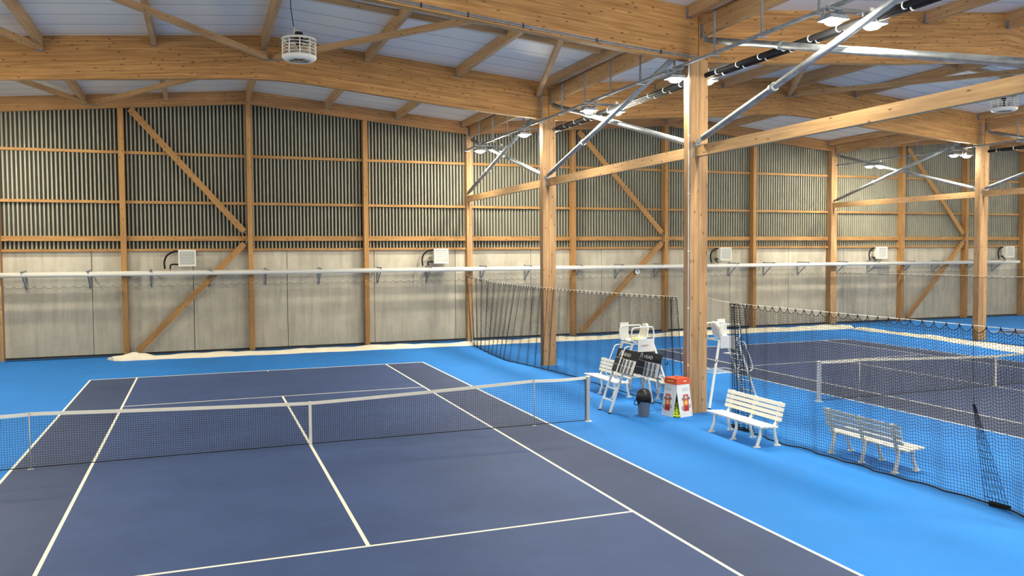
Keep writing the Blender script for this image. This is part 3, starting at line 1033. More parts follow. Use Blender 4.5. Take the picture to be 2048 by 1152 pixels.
# ------------------------------------------------------------------ heaters
def make_heater(x, label):
    root = thing('unit_heater', label, 'heater', (x, 18.2, 3.85), 0, 'wall heaters')
    w, h, d = 0.66, 0.66, 0.30
    b = MB()
    b.box((0, 0.02, 0), (w, d - .04, h))
    for sx in (-1, 1):
        b.box((sx * (w / 2 - .03), -d / 2 + .01, 0), (0.06, 0.05, h))
    for sz in (-1, 1):
        b.box((0, -d / 2 + .01, sz * (h / 2 - .03)), (w - .12, 0.05, 0.06))
    b.build('casing', 'white_plastic', root, world=False)
    l = MB()
    for k in range(9):
        z = -.24 + k * .06
        l.hexa([(-.265, -d / 2 - .002, z - .022), (.265, -d / 2 - .002, z - .022), (.265, -d / 2 + .02, z - .016), (-.265, -d / 2 + .02, z - .016),
                (-.265, -d / 2 + .012, z + .030), (.265, -d / 2 + .012, z + .030), (.265, -d / 2 + .03, z + .036), (-.265, -d / 2 + .03, z + .036)])
    l.build('louvre', 'louvre_grey', root, world=False)
    a = MB().box((w / 2 + .05, .24, .18), (0.06, 0.34, 0.14)).box((0, .26, -.2), (0.06, .32, .06)).box((0, .26, .2), (0.06, .32, .06))
    a.build('wall_bracket', 'grey_steel_plate', root, world=False)
    MB().tube(smooth_path([(-w / 2 + .02, 0.05, .27), (-w / 2 - .18, .05, .25), (-w / 2 - .42, .0, .10), (-w / 2 - .52, -.05, -.14), (-w / 2 - .51, -.10, -.42)], 6), 0.035, 8).build('hose', 'black_rubber', root, world=False)
    MB().tube(smooth_path([(-w / 2 + .02, 0.05, -.26), (-w / 2 - .15, .02, -.25), (-w / 2 - .28, -.1, -.27), (-w / 2 - .30, -.32, -.42)], 6), 0.032, 8).build('hose', 'black_rubber', root, world=False)
    MB().tube([(-w / 2 - .51, -.10, -.42), (-w / 2 - .51, -.10, -.54)], 0.02, 8).box((-w / 2 - .57, -.12, -.50), (.12, .03, .02)).build('valve', 'brass', root, world=False)
    MB().tube([(-w / 2 - .30, -.33, -.42), (-w / 2 - .30, -.36, -.54)], 0.02, 8).build('valve', 'brass', root, world=False)
    return root
hl = ['white wall heater with black hoses above the lower diagonal brace behind the front court', 'white wall heater left of the wall column where the dividing net starts',
      'white wall heater just beside the large column, behind the second court', 'white wall heater behind the distant floodlight pair, second court side', 'white wall heater beside the distant column on the farthest court wall']
hl[1] = 'white wall heater between the third post and the wall column of the front court'
hp = make_heater(-2.58, hl[0])
for x, t in zip((7.95, 22.95, 33.2, 42.95), hl[1:]):
    dup(hp, (x, 18.2, 3.85), 0, t)

# wall clock
root = thing('wall_clock', 'small round white clock on the lower diagonal brace behind the second court', 'clock', (17.93, 18.2, 3.02))
def disc(mb, c, r, t, n=24):
    mb.tube([(c[0], c[1], c[2]), (c[0], c[1] - t, c[2])], r, n)
    return mb
disc(MB(), (17.93, 18.24, 3.02), 0.17, 0.05).build('case', 'black_plastic', root)
disc(MB(), (17.93, 18.19, 3.02), 0.15, 0.006).build('dial', 'white_paint', root)
MB().bar((17.93, 18.18, 3.02), (17.87, 18.18, 3.09), 0.006, 0.016).build('hour_hand', 'black_plastic', root)
MB().bar((17.93, 18.178, 3.02), (17.95, 18.178, 3.14), 0.006, 0.012).build('minute_hand', 'black_plastic', root)

# ------------------------------------------------------------------ hanging nets
def scallop(s, ds, sag):
    """drop below the cord at arc position s"""
    t = (s / ds) % 1.0
    return sag * (1 - (2 * t - 1) ** 2)

def hanging_net(name, label, group, top_fn, bot_fn, n, rows, off_fn, hook_every, sag, r, mat, cord_r=0.006, cord_mat='white_rope', drop=0.02, edge_r=None, vert_pts=None, hook_parts=False):
    """top_fn(i)/bot_fn(i): points of strand i; off_fn(i, v): sideways offset vector; strands n, rows rows"""
    P = np.zeros((n, rows + 1, 3))
    hooks = []
    for i in range(n):
        a, b = np.array(top_fn(i)), np.array(bot_fn(i))
        t = (i % hook_every) / hook_every
        dz = sag * (1 - (2 * t - 1) ** 2)
        a0 = a.copy()
        a[2] -= drop + dz
        if i % hook_every == 0:
            hooks.append((a0, a.copy()))
        for j in range(rows + 1):
            v = j / rows
            p = a + (b - a) * v
            P[i, j] = p + np.array(off_fn(i, v))
    c = P[n // 2, rows]
    root = thing(name, label, 'net', (float(c[0]), float(c[1]), 0), 0, group)
    vi = P if vert_pts is None else P[:, np.linspace(0, rows, vert_pts).astype(int)]
    strands([vi, P[:, 1:-1].transpose(1, 0, 2)], r, 'netting', mat, root)
    er = edge_r or r * 2.2
    strands([P[:, :1].transpose(1, 0, 2)], er, 'edge_rope', 'black_net', root)
    strands([P[:, -1:].transpose(1, 0, 2) + np.array([0, 0, er])], er * 2.0, 'weight_rope', 'black_net', root)
    tops = [top_fn(i) for i in range(0, n, max(1, n // 60))] + [top_fn(n - 1)]
    MB().tube(tops, cord_r, 6).build('top_cord', cord_mat, root)
    if hook_parts:
        for a0, a in hooks:
            MB().tube([tuple(a0 + np.array([0, 0, .012])), tuple(a + np.array([0, 0, -.022]))], r * 3.2, 5).build('hook', mat, root)
    return root, P

# nets along the back wall
for b, (xa, xb) in enumerate(((-9.0, 9.2), (9.6, 29.75), (30.3, 44.8))):
    n = int((xb - xa) / 0.056)
    ph = random.random() * 6
    def off(i, v, ph=ph, xa=xa):
        x = xa + i * 0.056
        am = 0.012 + 0.05 * v * (0.5 + 0.5 * math.sin(x * .9 + ph)) if b else 0.012
        return (0.01 * math.sin(x * 3 + ph) * v, am * math.sin(x * 2.6 + ph + 1.2 * math.sin(x * .7)) - (0.03 if b else 0), 0)
    hanging_net('back_net', ['fine net along the back wall of the front court', 'fine net along the back wall of the second court', 'fine net along the back wall of the farthest court'][b], 'nets along the back wall',
                lambda i, xa=xa: (xa + i * 0.056, 18.12, 2.83), lambda i, xa=xa: (xa + i * 0.056, 18.10, 0.015), n, 49, off, 6, 0.075, 0.0024, 'wall_net_twine', 0.003, 'wall_net_twine', edge_r=0.008, vert_pts=8)

def interp(xs, ys):
    return lambda t: float(np.interp(t, xs, ys))

# dividing net 1: from the back wall to the large column
n1 = 330
tY = interp([0, .02, .30, .55, .92, 1.0], [17.95, 17.75, 12.2, 8.0, 0.95, 0.36])
bY = interp([0, .02, .30, .55, .90, 1.0], [16.9, 16.6, 11.6, 7.9, 1.25, 0.15])
bX = interp([0, 3, 6.6, 8.0, 9.34, 10.95, 13, 16.4, 18], [9.13, 9.10, 8.98, 8.82, 8.66, 8.36, 8.48, 8.86, 9.0])
def off1(i, v):
    t = i / n1
    k = math.exp(-((t - .08) / .09) ** 2) * 1.0 + 0.35 * math.exp(-((t - .45) / .2) ** 2) + math.exp(-((1 - t) / .05) ** 2) * .9
    a = 0.010 + 0.055 * k * (.35 + .65 * v)
    return (a * math.sin(i * 0.55 + 1.4 * math.sin(i * .07)), a * 1.3 * math.cos(i * 0.55 + 1.4 * math.sin(i * .07)), 0)
def top1(i):
    t = i / (n1 - 1)
    y = tY(t)
    z = 2.86 - 0.09 * math.sin(math.pi * min(1, max(0, (y - .36) / 17.6)))
    if y > 14: z += 0.12 * (y - 14) / 4
    x = 9.02 if 8.7 < y < 9.9 else 9.06
    return (x, y, z)
hanging_net('dividing_net', 'black dividing net hanging from the back wall to the large column', 'dividing nets', top1,
            lambda i: (bX(bY(i / (n1 - 1))), bY(i / (n1 - 1)), 0.02), n1, 50, off1, 5, 0.09, 0.0036, 'black_net', vert_pts=14, hook_parts=True)

# dividing net 2: gathered next to the large column, then spreads towards the camera
n2 = 190
tY2 = interp([0, .16, .24, 1], [-1.52, -1.84, -2.3, -9.3])
bY2 = interp([0, .16, .26, 1], [-1.75, -2.45, -2.85, -9.4])
bX2 = interp([-9.4, -8.78, -8.06, -6.2, -4.05, -3.65, -2.6, -1.7], [9.35, 9.35, 9.42, 9.24, 9.16, 9.06, 9.12, 9.20])
def off2(i, v):
    t = i / n2
    k = 1.0 if t < .16 else math.exp(-((t - .16) / .06) ** 2)
    a = 0.012 + 0.06 * k * (.5 + .5 * v) + 0.035 * v * math.sin(t * 19) ** 2
    w = 0.9 if t < .16 else 0.42
    return (a * math.sin(i * w + .6 * math.sin(i * .2)), a * .8 * math.cos(i * w), 0)
net2, P2 = hanging_net('dividing_net', 'black dividing net with a gathered dark edge, in front of the second court', 'dividing nets',
            lambda i: (9.30, tY2(i / (n2 - 1)), 2.80), lambda i: (bX2(bY2(i / (n2 - 1))), bY2(i / (n2 - 1)), 0.02), n2, 50, off2, 5, 0.09, 0.0036, 'black_net', vert_pts=22, hook_parts=True)
# folded double layer that runs down to the corner weight
fl = []
for s in np.linspace(0, 1, 7):
    col = []
    for v in np.linspace(0, 1, 16):
        yt, yb = -8.00 - 0.04 * s, -8.12 - .42 * s
        col.append((9.20 + 0.16 * v, yt + (yb - yt) * v, 1.55 * (1 - v) + 0.03))
    fl.append(col)
fl = np.array(fl)
strands([fl, fl.transpose(1, 0, 2), np.array([[(9.26, -7.93, 2.72), (9.23, -7.97, 2.1), (9.20, -8.02, 1.55)]])], 0.0048, 'fold', 'black_net', net2)
o = MB().tube([(9.40, -8.16, .036), (9.46, -8.46, .036)], [0.035, 0.035], 8).box((9.43, -8.31, .028), (0.11, 0.26, 0.05), rz=.2).build('net_weight', 'black_rubber')
tag(o, 'small black weight lying on the lower edge of the dividing net', 'weight')
# tie cord from net 1 to net 2 past the column
o = MB().tube([(9.62, -0.16, 2.85), (9.45, -0.8, 2.82), (9.30, -1.55, 2.81)], 0.006, 6).build('rope', 'white_rope')
tag(o, 'short white rope tying the gathered net to the large column', 'rope')

# row 2 net
n3 = 330
def off3(i, v):
    t = i / n3
    a = 0.015 + 0.09 * v * (math.exp(-((t - .1) / .16) ** 2) + .25)
    return (a * math.sin(i * .35 + math.sin(i * .05)), a * math.cos(i * .35), 0)
hanging_net('dividing_net', 'distant dividing net between the second and the farthest court', 'dividing nets',
            lambda i: (29.68, 18.1 - i * .06, 2.85), lambda i: (29.62 - .18 * math.sin(i * .03) ** 2, 17.9 - i * .0595, 0.02), n3, 46, off3, 6, 0.08, 0.0026, 'wall_net_twine', edge_r=.008, vert_pts=12)

# ------------------------------------------------------------------ court nets
def court_net(cx, label, left):
    root = thing('tennis_net', label, 'tennis net', (cx, 0, 0), 0, 'court nets', None)
    def h(x):
        ax = abs(x)
        if ax <= 5.03:
            return 0.914 + 0.156 * (ax / 5.03) ** 1.25
        return 1.07 - 0.018 * math.sin(math.pi * (ax - 5.03) / 1.34)
    W = 6.34
    xs = np.arange(-W, W + .001, 0.0445)
    rows = 22
    V = np.zeros((len(xs), 5, 3))
    for i, x in enumerate(xs):
        for j in range(5):
            v = j / 4
            V[i, j] = (cx + x, 0.010 * math.sin(x * 1.7 + 2 * v) * math.sin(math.pi * v), 0.035 + (h(x) - .055 - .035) * v)
    xh = np.linspace(-W, W, 90)
    H = np.zeros((rows, 90, 3))
    for k in range(rows):
        v = k / (rows - 1)
        for i, x in enumerate(xh):
            H[k, i] = (cx + x, 0.010 * math.sin(x * 1.7 + 2 * v) * math.sin(math.pi * v), 0.035 + (h(x) - .055 - .035) * v)
    strands([V, H], 0.0028, 'netting', 'black_net', root)
    strands([H[:1]], 0.011, 'lower_cord', 'black_net', root)
    for s in (-1, 1):
        strands([np.array([[(cx + s * W, 0, .03), (cx + s * W, 0, 1.04)]])], 0.010, 'side_cord', 'black_net', root)
    hb = MB()
    X = list(np.linspace(-W - .02, W + .02, 100))
    for x0, x1 in zip(X, X[1:]):
        z0, z1 = h(x0), h(x1)
        hb.hexa([(cx + x0, -.012, z0 - .065), (cx + x1, -.012, z1 - .065), (cx + x1, .012, z1 - .065), (cx + x0, .012, z0 - .065),
                 (cx + x0, -.008, z0), (cx + x1, -.008, z1), (cx + x1, .008, z1), (cx + x0, .008, z0)])
    hb.build('headband', 'net_tape', root)
    st = MB().box((cx, -.016, .46), (0.055, 0.004, 0.91)).box((cx, .016, .46), (0.055, 0.004, 0.91)).box((cx, 0, .917), (0.055, 0.036, 0.006)).box((cx, 0, 0.012), (0.07, 0.05, 0.024))
    st.build('centre_strap', 'net_tape', root)
    return root
court_net(COURTX[0], 'black tennis net with white band across the front court', True)
court_net(COURTX[1], 'black tennis net with white band across the second court, behind the dividing net', True)

def net_post(x, label):
    root = thing('net_post', label, 'net post', (x, 0, 0), 0, 'net posts')
    MB().box((x, 0, .53), (0.075, 0.085, 1.06)).build('post', 'grey_paint', root)
    MB().box((x, 0, 1.065), (0.085, 0.095, .02)).build('cap', 'white_paint', root)
    MB().box((x, 0, .008), (0.16, 0.16, .016)).build('foot_plate', 'white_paint', root)
    MB().tube([(x + .04, 0, .55), (x + .11, 0, .55)], 0.018, 8).build('winder', 'grey_steel_plate', root)
net_post(6.40, 'grey square net post of the front court near the white bench')
net_post(COURTX[1] - 6.40, 'grey square net post of the second court seen through the dividing net')
def stick(x, label):
    root = thing('singles_stick', label, 'singles stick', (x, -0.02, 0), 0, 'singles sticks holding up the nets')
    MB().tube([(x, -.022, 0.01), (x, -.022, 1.06)], 0.011, 8).build('rod', 'grey_paint', root)
    MB().box((x, -.022, .006), (0.10, 0.07, .012)).build('foot', 'grey_paint', root)
    MB().box((x, -.015, 1.065), (0.02, 0.05, .03)).build('fork', 'grey_paint', root)
stick(5.03, 'thin stick under the front net between the sideline and its grey post')
stick(-5.12, 'thin stick under the front net at the far sideline from the benches')
stick(COURTX[1] - 5.06, 'thin stick under the net of the second court')

# ------------------------------------------------------------------ benches (local: seat faces -x, length along y)
def make_bench(label, loc, rz):
    root = thing('bench', label, 'bench', loc, rz, 'white slatted benches')
    Ln = 1.92
    seat = MB()
    for k in range(4):
        x = -0.26 + k * 0.112
        z = 0.445 - 0.008 * k
        seat.box((x, 0, z), (0.092, Ln, 0.032))
    seat.build('seat', 'white_plastic', root, world=False)
    back = MB()
    for k in range(4):
        z = 0.56 + k * 0.098
        x = 0.165 + (z - .45) * 0.25
        back.hexa([(x - .012, -Ln / 2, z - .036), (x + .012, -Ln / 2, z - .036), (x + .012, Ln / 2, z - .036), (x - .012, Ln / 2, z - .036),
                   (x + .006, -Ln / 2, z + .036), (x + .030, -Ln / 2, z + .036), (x + .030, Ln / 2, z + .036), (x + .006, Ln / 2, z + .036)])
    back.build('backrest', 'white_plastic', root, world=False)
    for y in (-.80, 0.0, .80):
        f = smooth_path([(-0.27, y, 0.0), (-0.262, y, .06), (-0.20, y, .22), (-0.19, y, .36), (-0.21, y, .425)], 4)
        MB().tube(f, [0.042 - .010 * math.sin(math.pi * i / (len(f) - 1)) for i in range(len(f))], 8).box((-.275, y, .012), (.12, .085, .024)).build('leg', 'white_plastic', root, world=False)
        g = smooth_path([(0.22, y, 0.0), (0.205, y, .08), (0.16, y, .25), (0.15, y, .40), (0.19, y, .46)], 4)
        MB().tube(g, [0.042 - .010 * math.sin(math.pi * i / (len(g) - 1)) for i in range(len(g))], 8).box((.225, y, .012), (.12, .085, .024)).build('leg', 'white_plastic', root, world=False)
        MB().bar((-.25, y, .415), (.19, y, .395), 0.05, 0.04).build('seat_bearer', 'white_plastic', root, world=False)
        MB().bar((0.185, y, .40), (0.31, y, .90), 0.06, 0.035).build('back_support', 'white_plastic', root, world=False)
        a = smooth_path([(-.20, y, .30), (-.12, y, .36), (0.0, y, .385), (.12, y, .34), (.16, y, .28)], 3)
        MB().tube(a, 0.014, 6).build('leg_arch', 'white_plastic', root, world=False)
    return root
bench = make_bench('white slatted bench in front of the gathered black net', (8.70, -2.87, 0), 0.0)
dup(bench, (8.65, 3.30, 0), 0.0, 'white slatted bench just behind the ladder chair and scoreboards')
dup(bench, (9.70, -5.40, 0), math.pi, 'white slatted bench behind the dividing net, seen from its back')
dup(bench, (9.66, 2.75, 0), math.pi, 'white slatted bench on the other side of the net behind the scoreboards')

# ------------------------------------------------------------------ umpire chairs (local: user faces -x; ladder on -x side)
def umpire_chair(loc, rz, label, sign):
    root = thing('umpire_chair', label, 'umpire chair', loc, rz, 'high white umpire chairs')
    W = 'white_paint'
    def B(mb, name, mat=W, par=root):
        return mb.build(name, mat, par, world=False)
    for s in (-1, 1):
        B(MB().bar((-.90, s * .27, .02), (-.26, s * .26, 1.70), 0.04, 0.05), 'ladder_rail')
        B(MB().bar((.78, s * .55, .02), (.30, s * .28, 1.72), 0.045, 0.045), 'rear_leg')
        B(MB().box((-.905, s * .27, .015), (.07, .05, .03)), 'foot', 'black_rubber')
        B(MB().box((.785, s * .55, .015), (.07, .05, .03)), 'foot', 'black_rubber')
        hr = smooth_path([(-.60, s * .27, .84), (-.69, s * .27, .87), (-.725, s * .27, .94), (-.70, s * .27, 1.08), (-.50, s * .27, 1.56), (-.45, s * .27, 1.62), (-.37, s * .27, 1.64), (-.29, s * .27, 1.63)], 5)
        B(MB().tube(hr, 0.016, 8), 'handrail')
        ar = smooth_path([(.26, s * .31, 1.74), (.31, s * .31, 1.80), (.31, s * .31, 1.96), (.29, s * .31, 2.07), (.22, s * .31, 2.11), (-.20, s * .31, 2.10), (-.29, s * .31, 2.07), (-.31, s * .31, 1.98), (-.31, s * .31, 1.84), (-.27, s * .31, 1.76), (-.18, s * .31, 1.74)], 4)
        B(MB().tube(ar, 0.018, 8), 'armrest')
        B(MB().bar((.55, s * .43, .88), (-.30, s * .33, .88), 0.025, 0.025), 'luggage_rail')
    for z in (0.30, .58, .86, 1.14, 1.42):
        x = -.90 + (z - .02) / 1.68 * .64
        B(MB().bar((x, -.27, z), (x, .27, z), 0.045, 0.025), 'rung')
    for x in (-.30, .0, .30, .55):
        y = .33 + (x + .30) / .85 * .10
        B(MB().bar((x, -y, .88), (x, y, .88), 0.022, 0.022), 'luggage_rail')
    pf = MB().bar((-.30, -.28, 1.70), (.32, -.28, 1.70), .03, .03).bar((-.30, .28, 1.70), (.32, .28, 1.70), .03, .03).bar((-.30, -.28, 1.70), (-.30, .28, 1.70), .03, .03).bar((.31, -.28, 1.70), (.31, .28, 1.70), .03, .03)
    B(pf, 'seat_frame')
    B(MB().box((-.30, 0, 1.30), (0.26, 0.46, 0.02)), 'footrest')
    # bucket seat: swept shell
    mb = MB()
    prof = [(-.24, 1.755), (-.16, 1.765), (0.0, 1.745), (.13, 1.755), (.20, 1.80), (.24, 1.90), (.27, 2.02), (.285, 2.12), (.285, 2.17)]
    width = [.20, .215, .22, .22, .215, .205, .19, .15, .08]
    base = 0
    m_ = 8
    for th in (0, 0.022):
        for (x, z), w in zip(prof, width):
            for k in range(m_ + 1):
                t = -1 + 2 * k / m_
                lift = 0.05 * abs(t) ** 3
                bx_ = lift if z < 1.8 else 0
                fx = -lift * 1.2 if z >= 1.8 else 0
                mb.v.append((x + fx + (th if z > 1.79 else 0), t * w, z + bx_ - (th if z <= 1.79 else 0)))
    q = m_ + 1
    tot = len(prof) * q
    for i in range(len(prof) - 1):
        for k in range(m_):
            a = i * q + k
            mb.face([a, a + 1, a + q + 1, a + q], None, True)
            mb.face([tot + a + q, tot + a + q + 1, tot + a + 1, tot + a], None, True)
    for i in range(len(prof) - 1):
        for k in (0, m_):
            a = i * q + k
            fc = [a, a + q, tot + a + q, tot + a]
            mb.face(fc if k == 0 else fc[::-1])
    for i in (0, len(prof) - 1):
        for k in range(m_):
            a = i * q + k
            fc = [a, tot + a, tot + a + 1, a + 1]
            mb.face(fc if i == 0 else fc[::-1])
    B(mb, 'bucket_seat', 'white_plastic')
    B(MB().box((-.17, sign * .335, 1.97), (0.24, 0.02, 0.44)), 'writing_board')
    # name panel on the camera-facing side
    yside = (.335 if rz == 0 else -.335) * (-1)
    pnl = B(MB().box((.08, yside, 1.66), (0.46, 0.012, 0.32)), 'name_panel', 'white_card')
    for s in (-1, 1):
        x = .55
        hk = smooth_path([(x, s * .44, 1.18), (x + .02, s * .50, 1.16), (x + .02, s * .54, 1.20), (x + .02, s * .56, 1.26)], 3)
        B(MB().tube(hk, 0.010, 6), 'hook', 'black_rubber')
    return root, pnl
chair1, pnl1 = umpire_chair((8.20, 0.88, 0), 0.0, 'white umpire chair holding the scoreboards, with a sign under its seat', 1)
chair2, pnl2 = umpire_chair((10.67, 0.72, 0), math.pi, 'white umpire chair behind the large column, half hidden by the gathered net', -1)
# writing on the panel of the first chair (faces the camera side)
mt = Matrix.Translation((-0.075, -0.3425, 1.63)) @ Matrix.Rotation(math.pi / 2, 4, 'X')
text_mesh('COURT 1', 0.062, 'lettering', 'sheet_print', pnl1, mt)

# ------------------------------------------------------------------ scoreboards
def scoreboard(label, p_bl, p_br, lean, hgt):
    """board standing on its lower edge from p_bl to p_br (seen from the front), leaning back by `lean` metres"""
    bl, br = Vector(p_bl), Vector(p_br)
    ux = (br - bl)
    Wd = ux.length
    ux.normalize()
    nrm = Vector((ux.y, -ux.x, 0)).normalized()
    up = (Vector((0, 0, 1)) * math.sqrt(max(1e-6, hgt ** 2 - lean ** 2)) - nrm * lean).normalized()
    nn = ux.cross(up).normalized()
    root = thing('scoreboard', label, 'scoreboard', bl, 0, 'flip scoreboards')
    M = Matrix((ux, up, nn)).transposed().to_4x4()
    root.matrix_world = Matrix.Translation(bl) @ M
    def lbox(x0, x1, y0, y1, z0, z1):
        return MB().box(((x0 + x1) / 2, (y0 + y1) / 2, (z0 + z1) / 2), (x1 - x0, y1 - y0, z1 - z0))
    H = hgt
    def P(mb, name, mat, par=root):
        me_o = mb.build(name, mat, None, world=False)
        me_o.parent = par
        return me_o
    P(lbox(0, Wd, 0, H, -.02, 0), 'board', 'black_plastic')
    P(lbox(Wd * .40, Wd - .012, .012, H * .60, 0, .004), 'number_panel', 'white_card')
    for k in range(2):
        y0 = .02 + k * H * .295
        P(lbox(.03, Wd * .385, y0, y0 + H * .265, 0, .005), 'name_card', 'sheet_print')
    P(lbox(0.0, Wd * .40, H * .305, H * .317, 0, .006), 'divider', 'white_paint')
    P(lbox(0.0, Wd * .40, H * .60, H * .614, 0, .006), 'divider', 'white_paint')
    for cxk in range(3):
        for ry in range(2):
            x, y = Wd * (.50 + .17 * cxk), H * (.155 + .29 * ry)
            ring = [(x + .032 * math.cos(t), y + .075 * math.sin(t), .012) for t in np.linspace(0, 2 * math.pi, 15)[:-1]]
            P(MB().tube(ring, 0.009, 5, closed=True), 'number_ring', 'sheet_print')
    # arch-shaped emblem and lettering
    em = MB()
    ex, ey, eh = Wd * .13, H * .67, H * .27
    outer = [(ex, ey), (ex + .025, ey), (ex + .060, ey + eh * .62), (ex + .080, ey + eh * .80), (ex + .098, ey + eh * .60), (ex + .105, ey + eh * .12), (ex + .128, ey + eh * .18), (ex + .122, ey + eh * .70), (ex + .105, ey + eh * .95), (ex + .078, ey + eh), (ex + .052, ey + eh * .88)]
    em.prism([(a, b, .001) for a, b in outer][::-1], (0, 0, .004))
    P(em, 'emblem', 'white_card')
    text_mesh('HEAD', H * .20, 'lettering', 'white_card', root, Matrix.Translation((Wd * .30, H * .72, .002)) @ Matrix.Diagonal((1.25, 1, 1, 1)))
    return root
scoreboard('black and white flip scoreboard leaning behind the ladder of the umpire chair', (7.60, 1.10, 1.0), (7.60, .03, 1.0), .21, .60)
scoreboard('black and white flip scoreboard nearest the ball box, in the umpire chair frame', (8.20, 1.05, .90), (8.27, -.02, .90), .14, .60)

# tennis balls on the chair seat
def ball(loc, label, group):
    o = MB().ball((0, 0, 0), 0.0335, 14).build('tennis_ball', 'ball_felt', None, world=False)
    o.location = loc
    return tag(o, label, 'tennis ball', group)
ball((8.11, .84, 1.80), 'yellow tennis ball on the seat of the umpire chair', 'balls on the chair seat')
ball((8.17, .90, 1.795), 'yellow tennis ball on the seat of the umpire chair', 'balls on the chair seat')
ball((8.20, .80, 1.795), 'yellow tennis ball on the seat of the umpire chair', 'balls on the chair seat')

# ------------------------------------------------------------------ ball box
def ball_box():
    cx, cy, a = 8.73, -0.17, 0.20
    root = thing('ball_display_box', 'white and red cardboard display of tennis balls beside the large column', 'box', (cx, cy, 0), a)
    hb, ht, H = 0.27, 0.205, 0.80
    # corners of bottom and top; corner 0 (-x,-y) faces the camera
    c = [(-1, -1), (1, -1), (1, 1), (-1, 1)]
    bt = [Vector((x * hb, y * hb, 0)) for x, y in c]
    tp = [Vector((x * ht, y * ht, H)) for x, y in c]
    def panel(i, j, cut_i, cut_j, name):
        """side from corner i to corner j; cut_* = width cut off at the bottom of that corner"""
        d = (bt[j] - bt[i]).normalized()
        n = d.cross(Vector((0, 0, 1))).normalized()
        lo_i, lo_j = bt[i] + d * cut_i, bt[j] - d * cut_j
        hi_i, hi_j = tp[i], tp[j]
        ki = tp[i].lerp(bt[i], .18) if cut_i else None
        kj = tp[j].lerp(bt[j], .18) if cut_j else None
        poly = [lo_i, lo_j] + ([kj] if kj is not None else []) + [hi_j, hi_i] + ([ki] if ki is not None else [])
        mb = MB()
        mb.prism([tuple(p) for p in poly], tuple(-n * .008))
        o = mb.build(name, 'white_card', root, world=False)
        # printed graphics in the panel plane
        up = ((tp[i] + tp[j]) / 2 - (bt[i] + bt[j]) / 2).normalized()
        nn = d.cross(up).normalized()
        cen = (lo_i + lo_j) / 2
        def pr(x0, x1, z0, z1, mat, k):
            p = [cen + d * x0 + up * z0, cen + d * x1 + up * z0, cen + d * x1 + up * z1, cen + d * x0 + up * z1]
            m2 = MB()
            m2.prism([tuple(q + nn * .0005 * k) for q in p][::-1], tuple(nn * .0015))
            return m2.build('printed_picture', mat, o, world=False)
        def dot(x, z, r, mat, k):
            p = [cen + d * (x + r * math.cos(t)) + up * (z + r * math.sin(t)) for t in np.linspace(0, 2 * math.pi, 17)[:-1]]
            m2 = MB()
            m2.prism([tuple(q + nn * .0005 * k) for q in p][::-1], tuple(nn * .0015))
            return m2.build('printed_picture', mat, o, world=False)
        pr(-.085, .085, .14, .54, 'red_card', 2)
        pr(-.085, .085, .14, .26, 'red_print', 4)
        pr(-.045, .045, .42, .53, 'grey_print', 4)
        dot(0, .34, .055, 'yellow_print', 6)
        dot(-.105, .22, .045, 'grey_print', 6)
        dot(.105, .25, .04, 'grey_print', 6)
        dot(-.10, .43, .035, 'grey_print', 6)
        dot(.10, .44, .035, 'grey_print', 6)
        dot(-.105, .22, .022, 'pale_print', 8)
        dot(.105, .25, .02, 'pale_print', 8)
        dot(0, .47, .035, 'pale_print', 8)
        pr(-.10, .10, .62, .70, 'pale_print', 2)
        pr(-.13, -.05, .06, .075, 'pale_print', 2)
        return o
    panel(0, 1, 0.13, 0.0, 'side_panel')
    panel(1, 2, 0, 0, 'side_panel')
    panel(2, 3, 0, 0, 'side_panel')
    panel(3, 0, 0.0, 0.13, 'side_panel')
    lid = MB()
    l0, l1 = ht + .012, ht + .006
    lid.hexa([(-l0, -l0, H - .01), (l0, -l0, H - .01), (l0, l0, H - .01), (-l0, l0, H - .01), (-l1, -l1, H + .13), (l1, -l1, H + .13), (l1, l1, H + .13), (-l1, l1, H + .13)])
    lo = lid.build('lid', 'red_card', root, world=False)
    MB().box((0.0, 0.02, H + .131), (0.11, 0.09, .004)).build('hand_hole', 'black_plastic', lo, world=False)
    MB().box((.05, -l0 - .001, H + .06), (0.09, .004, .022)).build('printed_badge', 'white_card', lo, world=False)
    MB().box((-l0 - .001, .0, H + .06), (.004, .20, .022)).build('printed_badge', 'yellow_print', lo, world=False)
    # the balls piled up behind the open corner
    rot = Matrix.Rotation(a, 4, 'Z')
    spots = [(-.215, -.215, 0), (-.225, -.145, 0), (-.145, -.225, 0), (-.15, -.15, 0), (-.19, -.08, 0), (-.08, -.19, 0), (-.08, -.08, 0),
             (-.185, -.185, 1), (-.19, -.115, 1), (-.115, -.19, 1), (-.12, -.12, 1),
             (-.165, -.165, 2), (-.165, -.10, 2), (-.10, -.165, 2),
             (-.15, -.15, 3), (-.145, -.085, 3), (-.085, -.145, 3), (-.13, -.13, 4), (-.12, -.12, 5)]
    for x, y, k in spots:
        p = rot @ Vector((x, y, 0.036 + k * 0.058))
        ball((cx + p.x, cy + p.y, p.z), 'yellow-green tennis ball piled in the open corner of the cardboard display', 'balls in the display box')
    return root
ball_box()

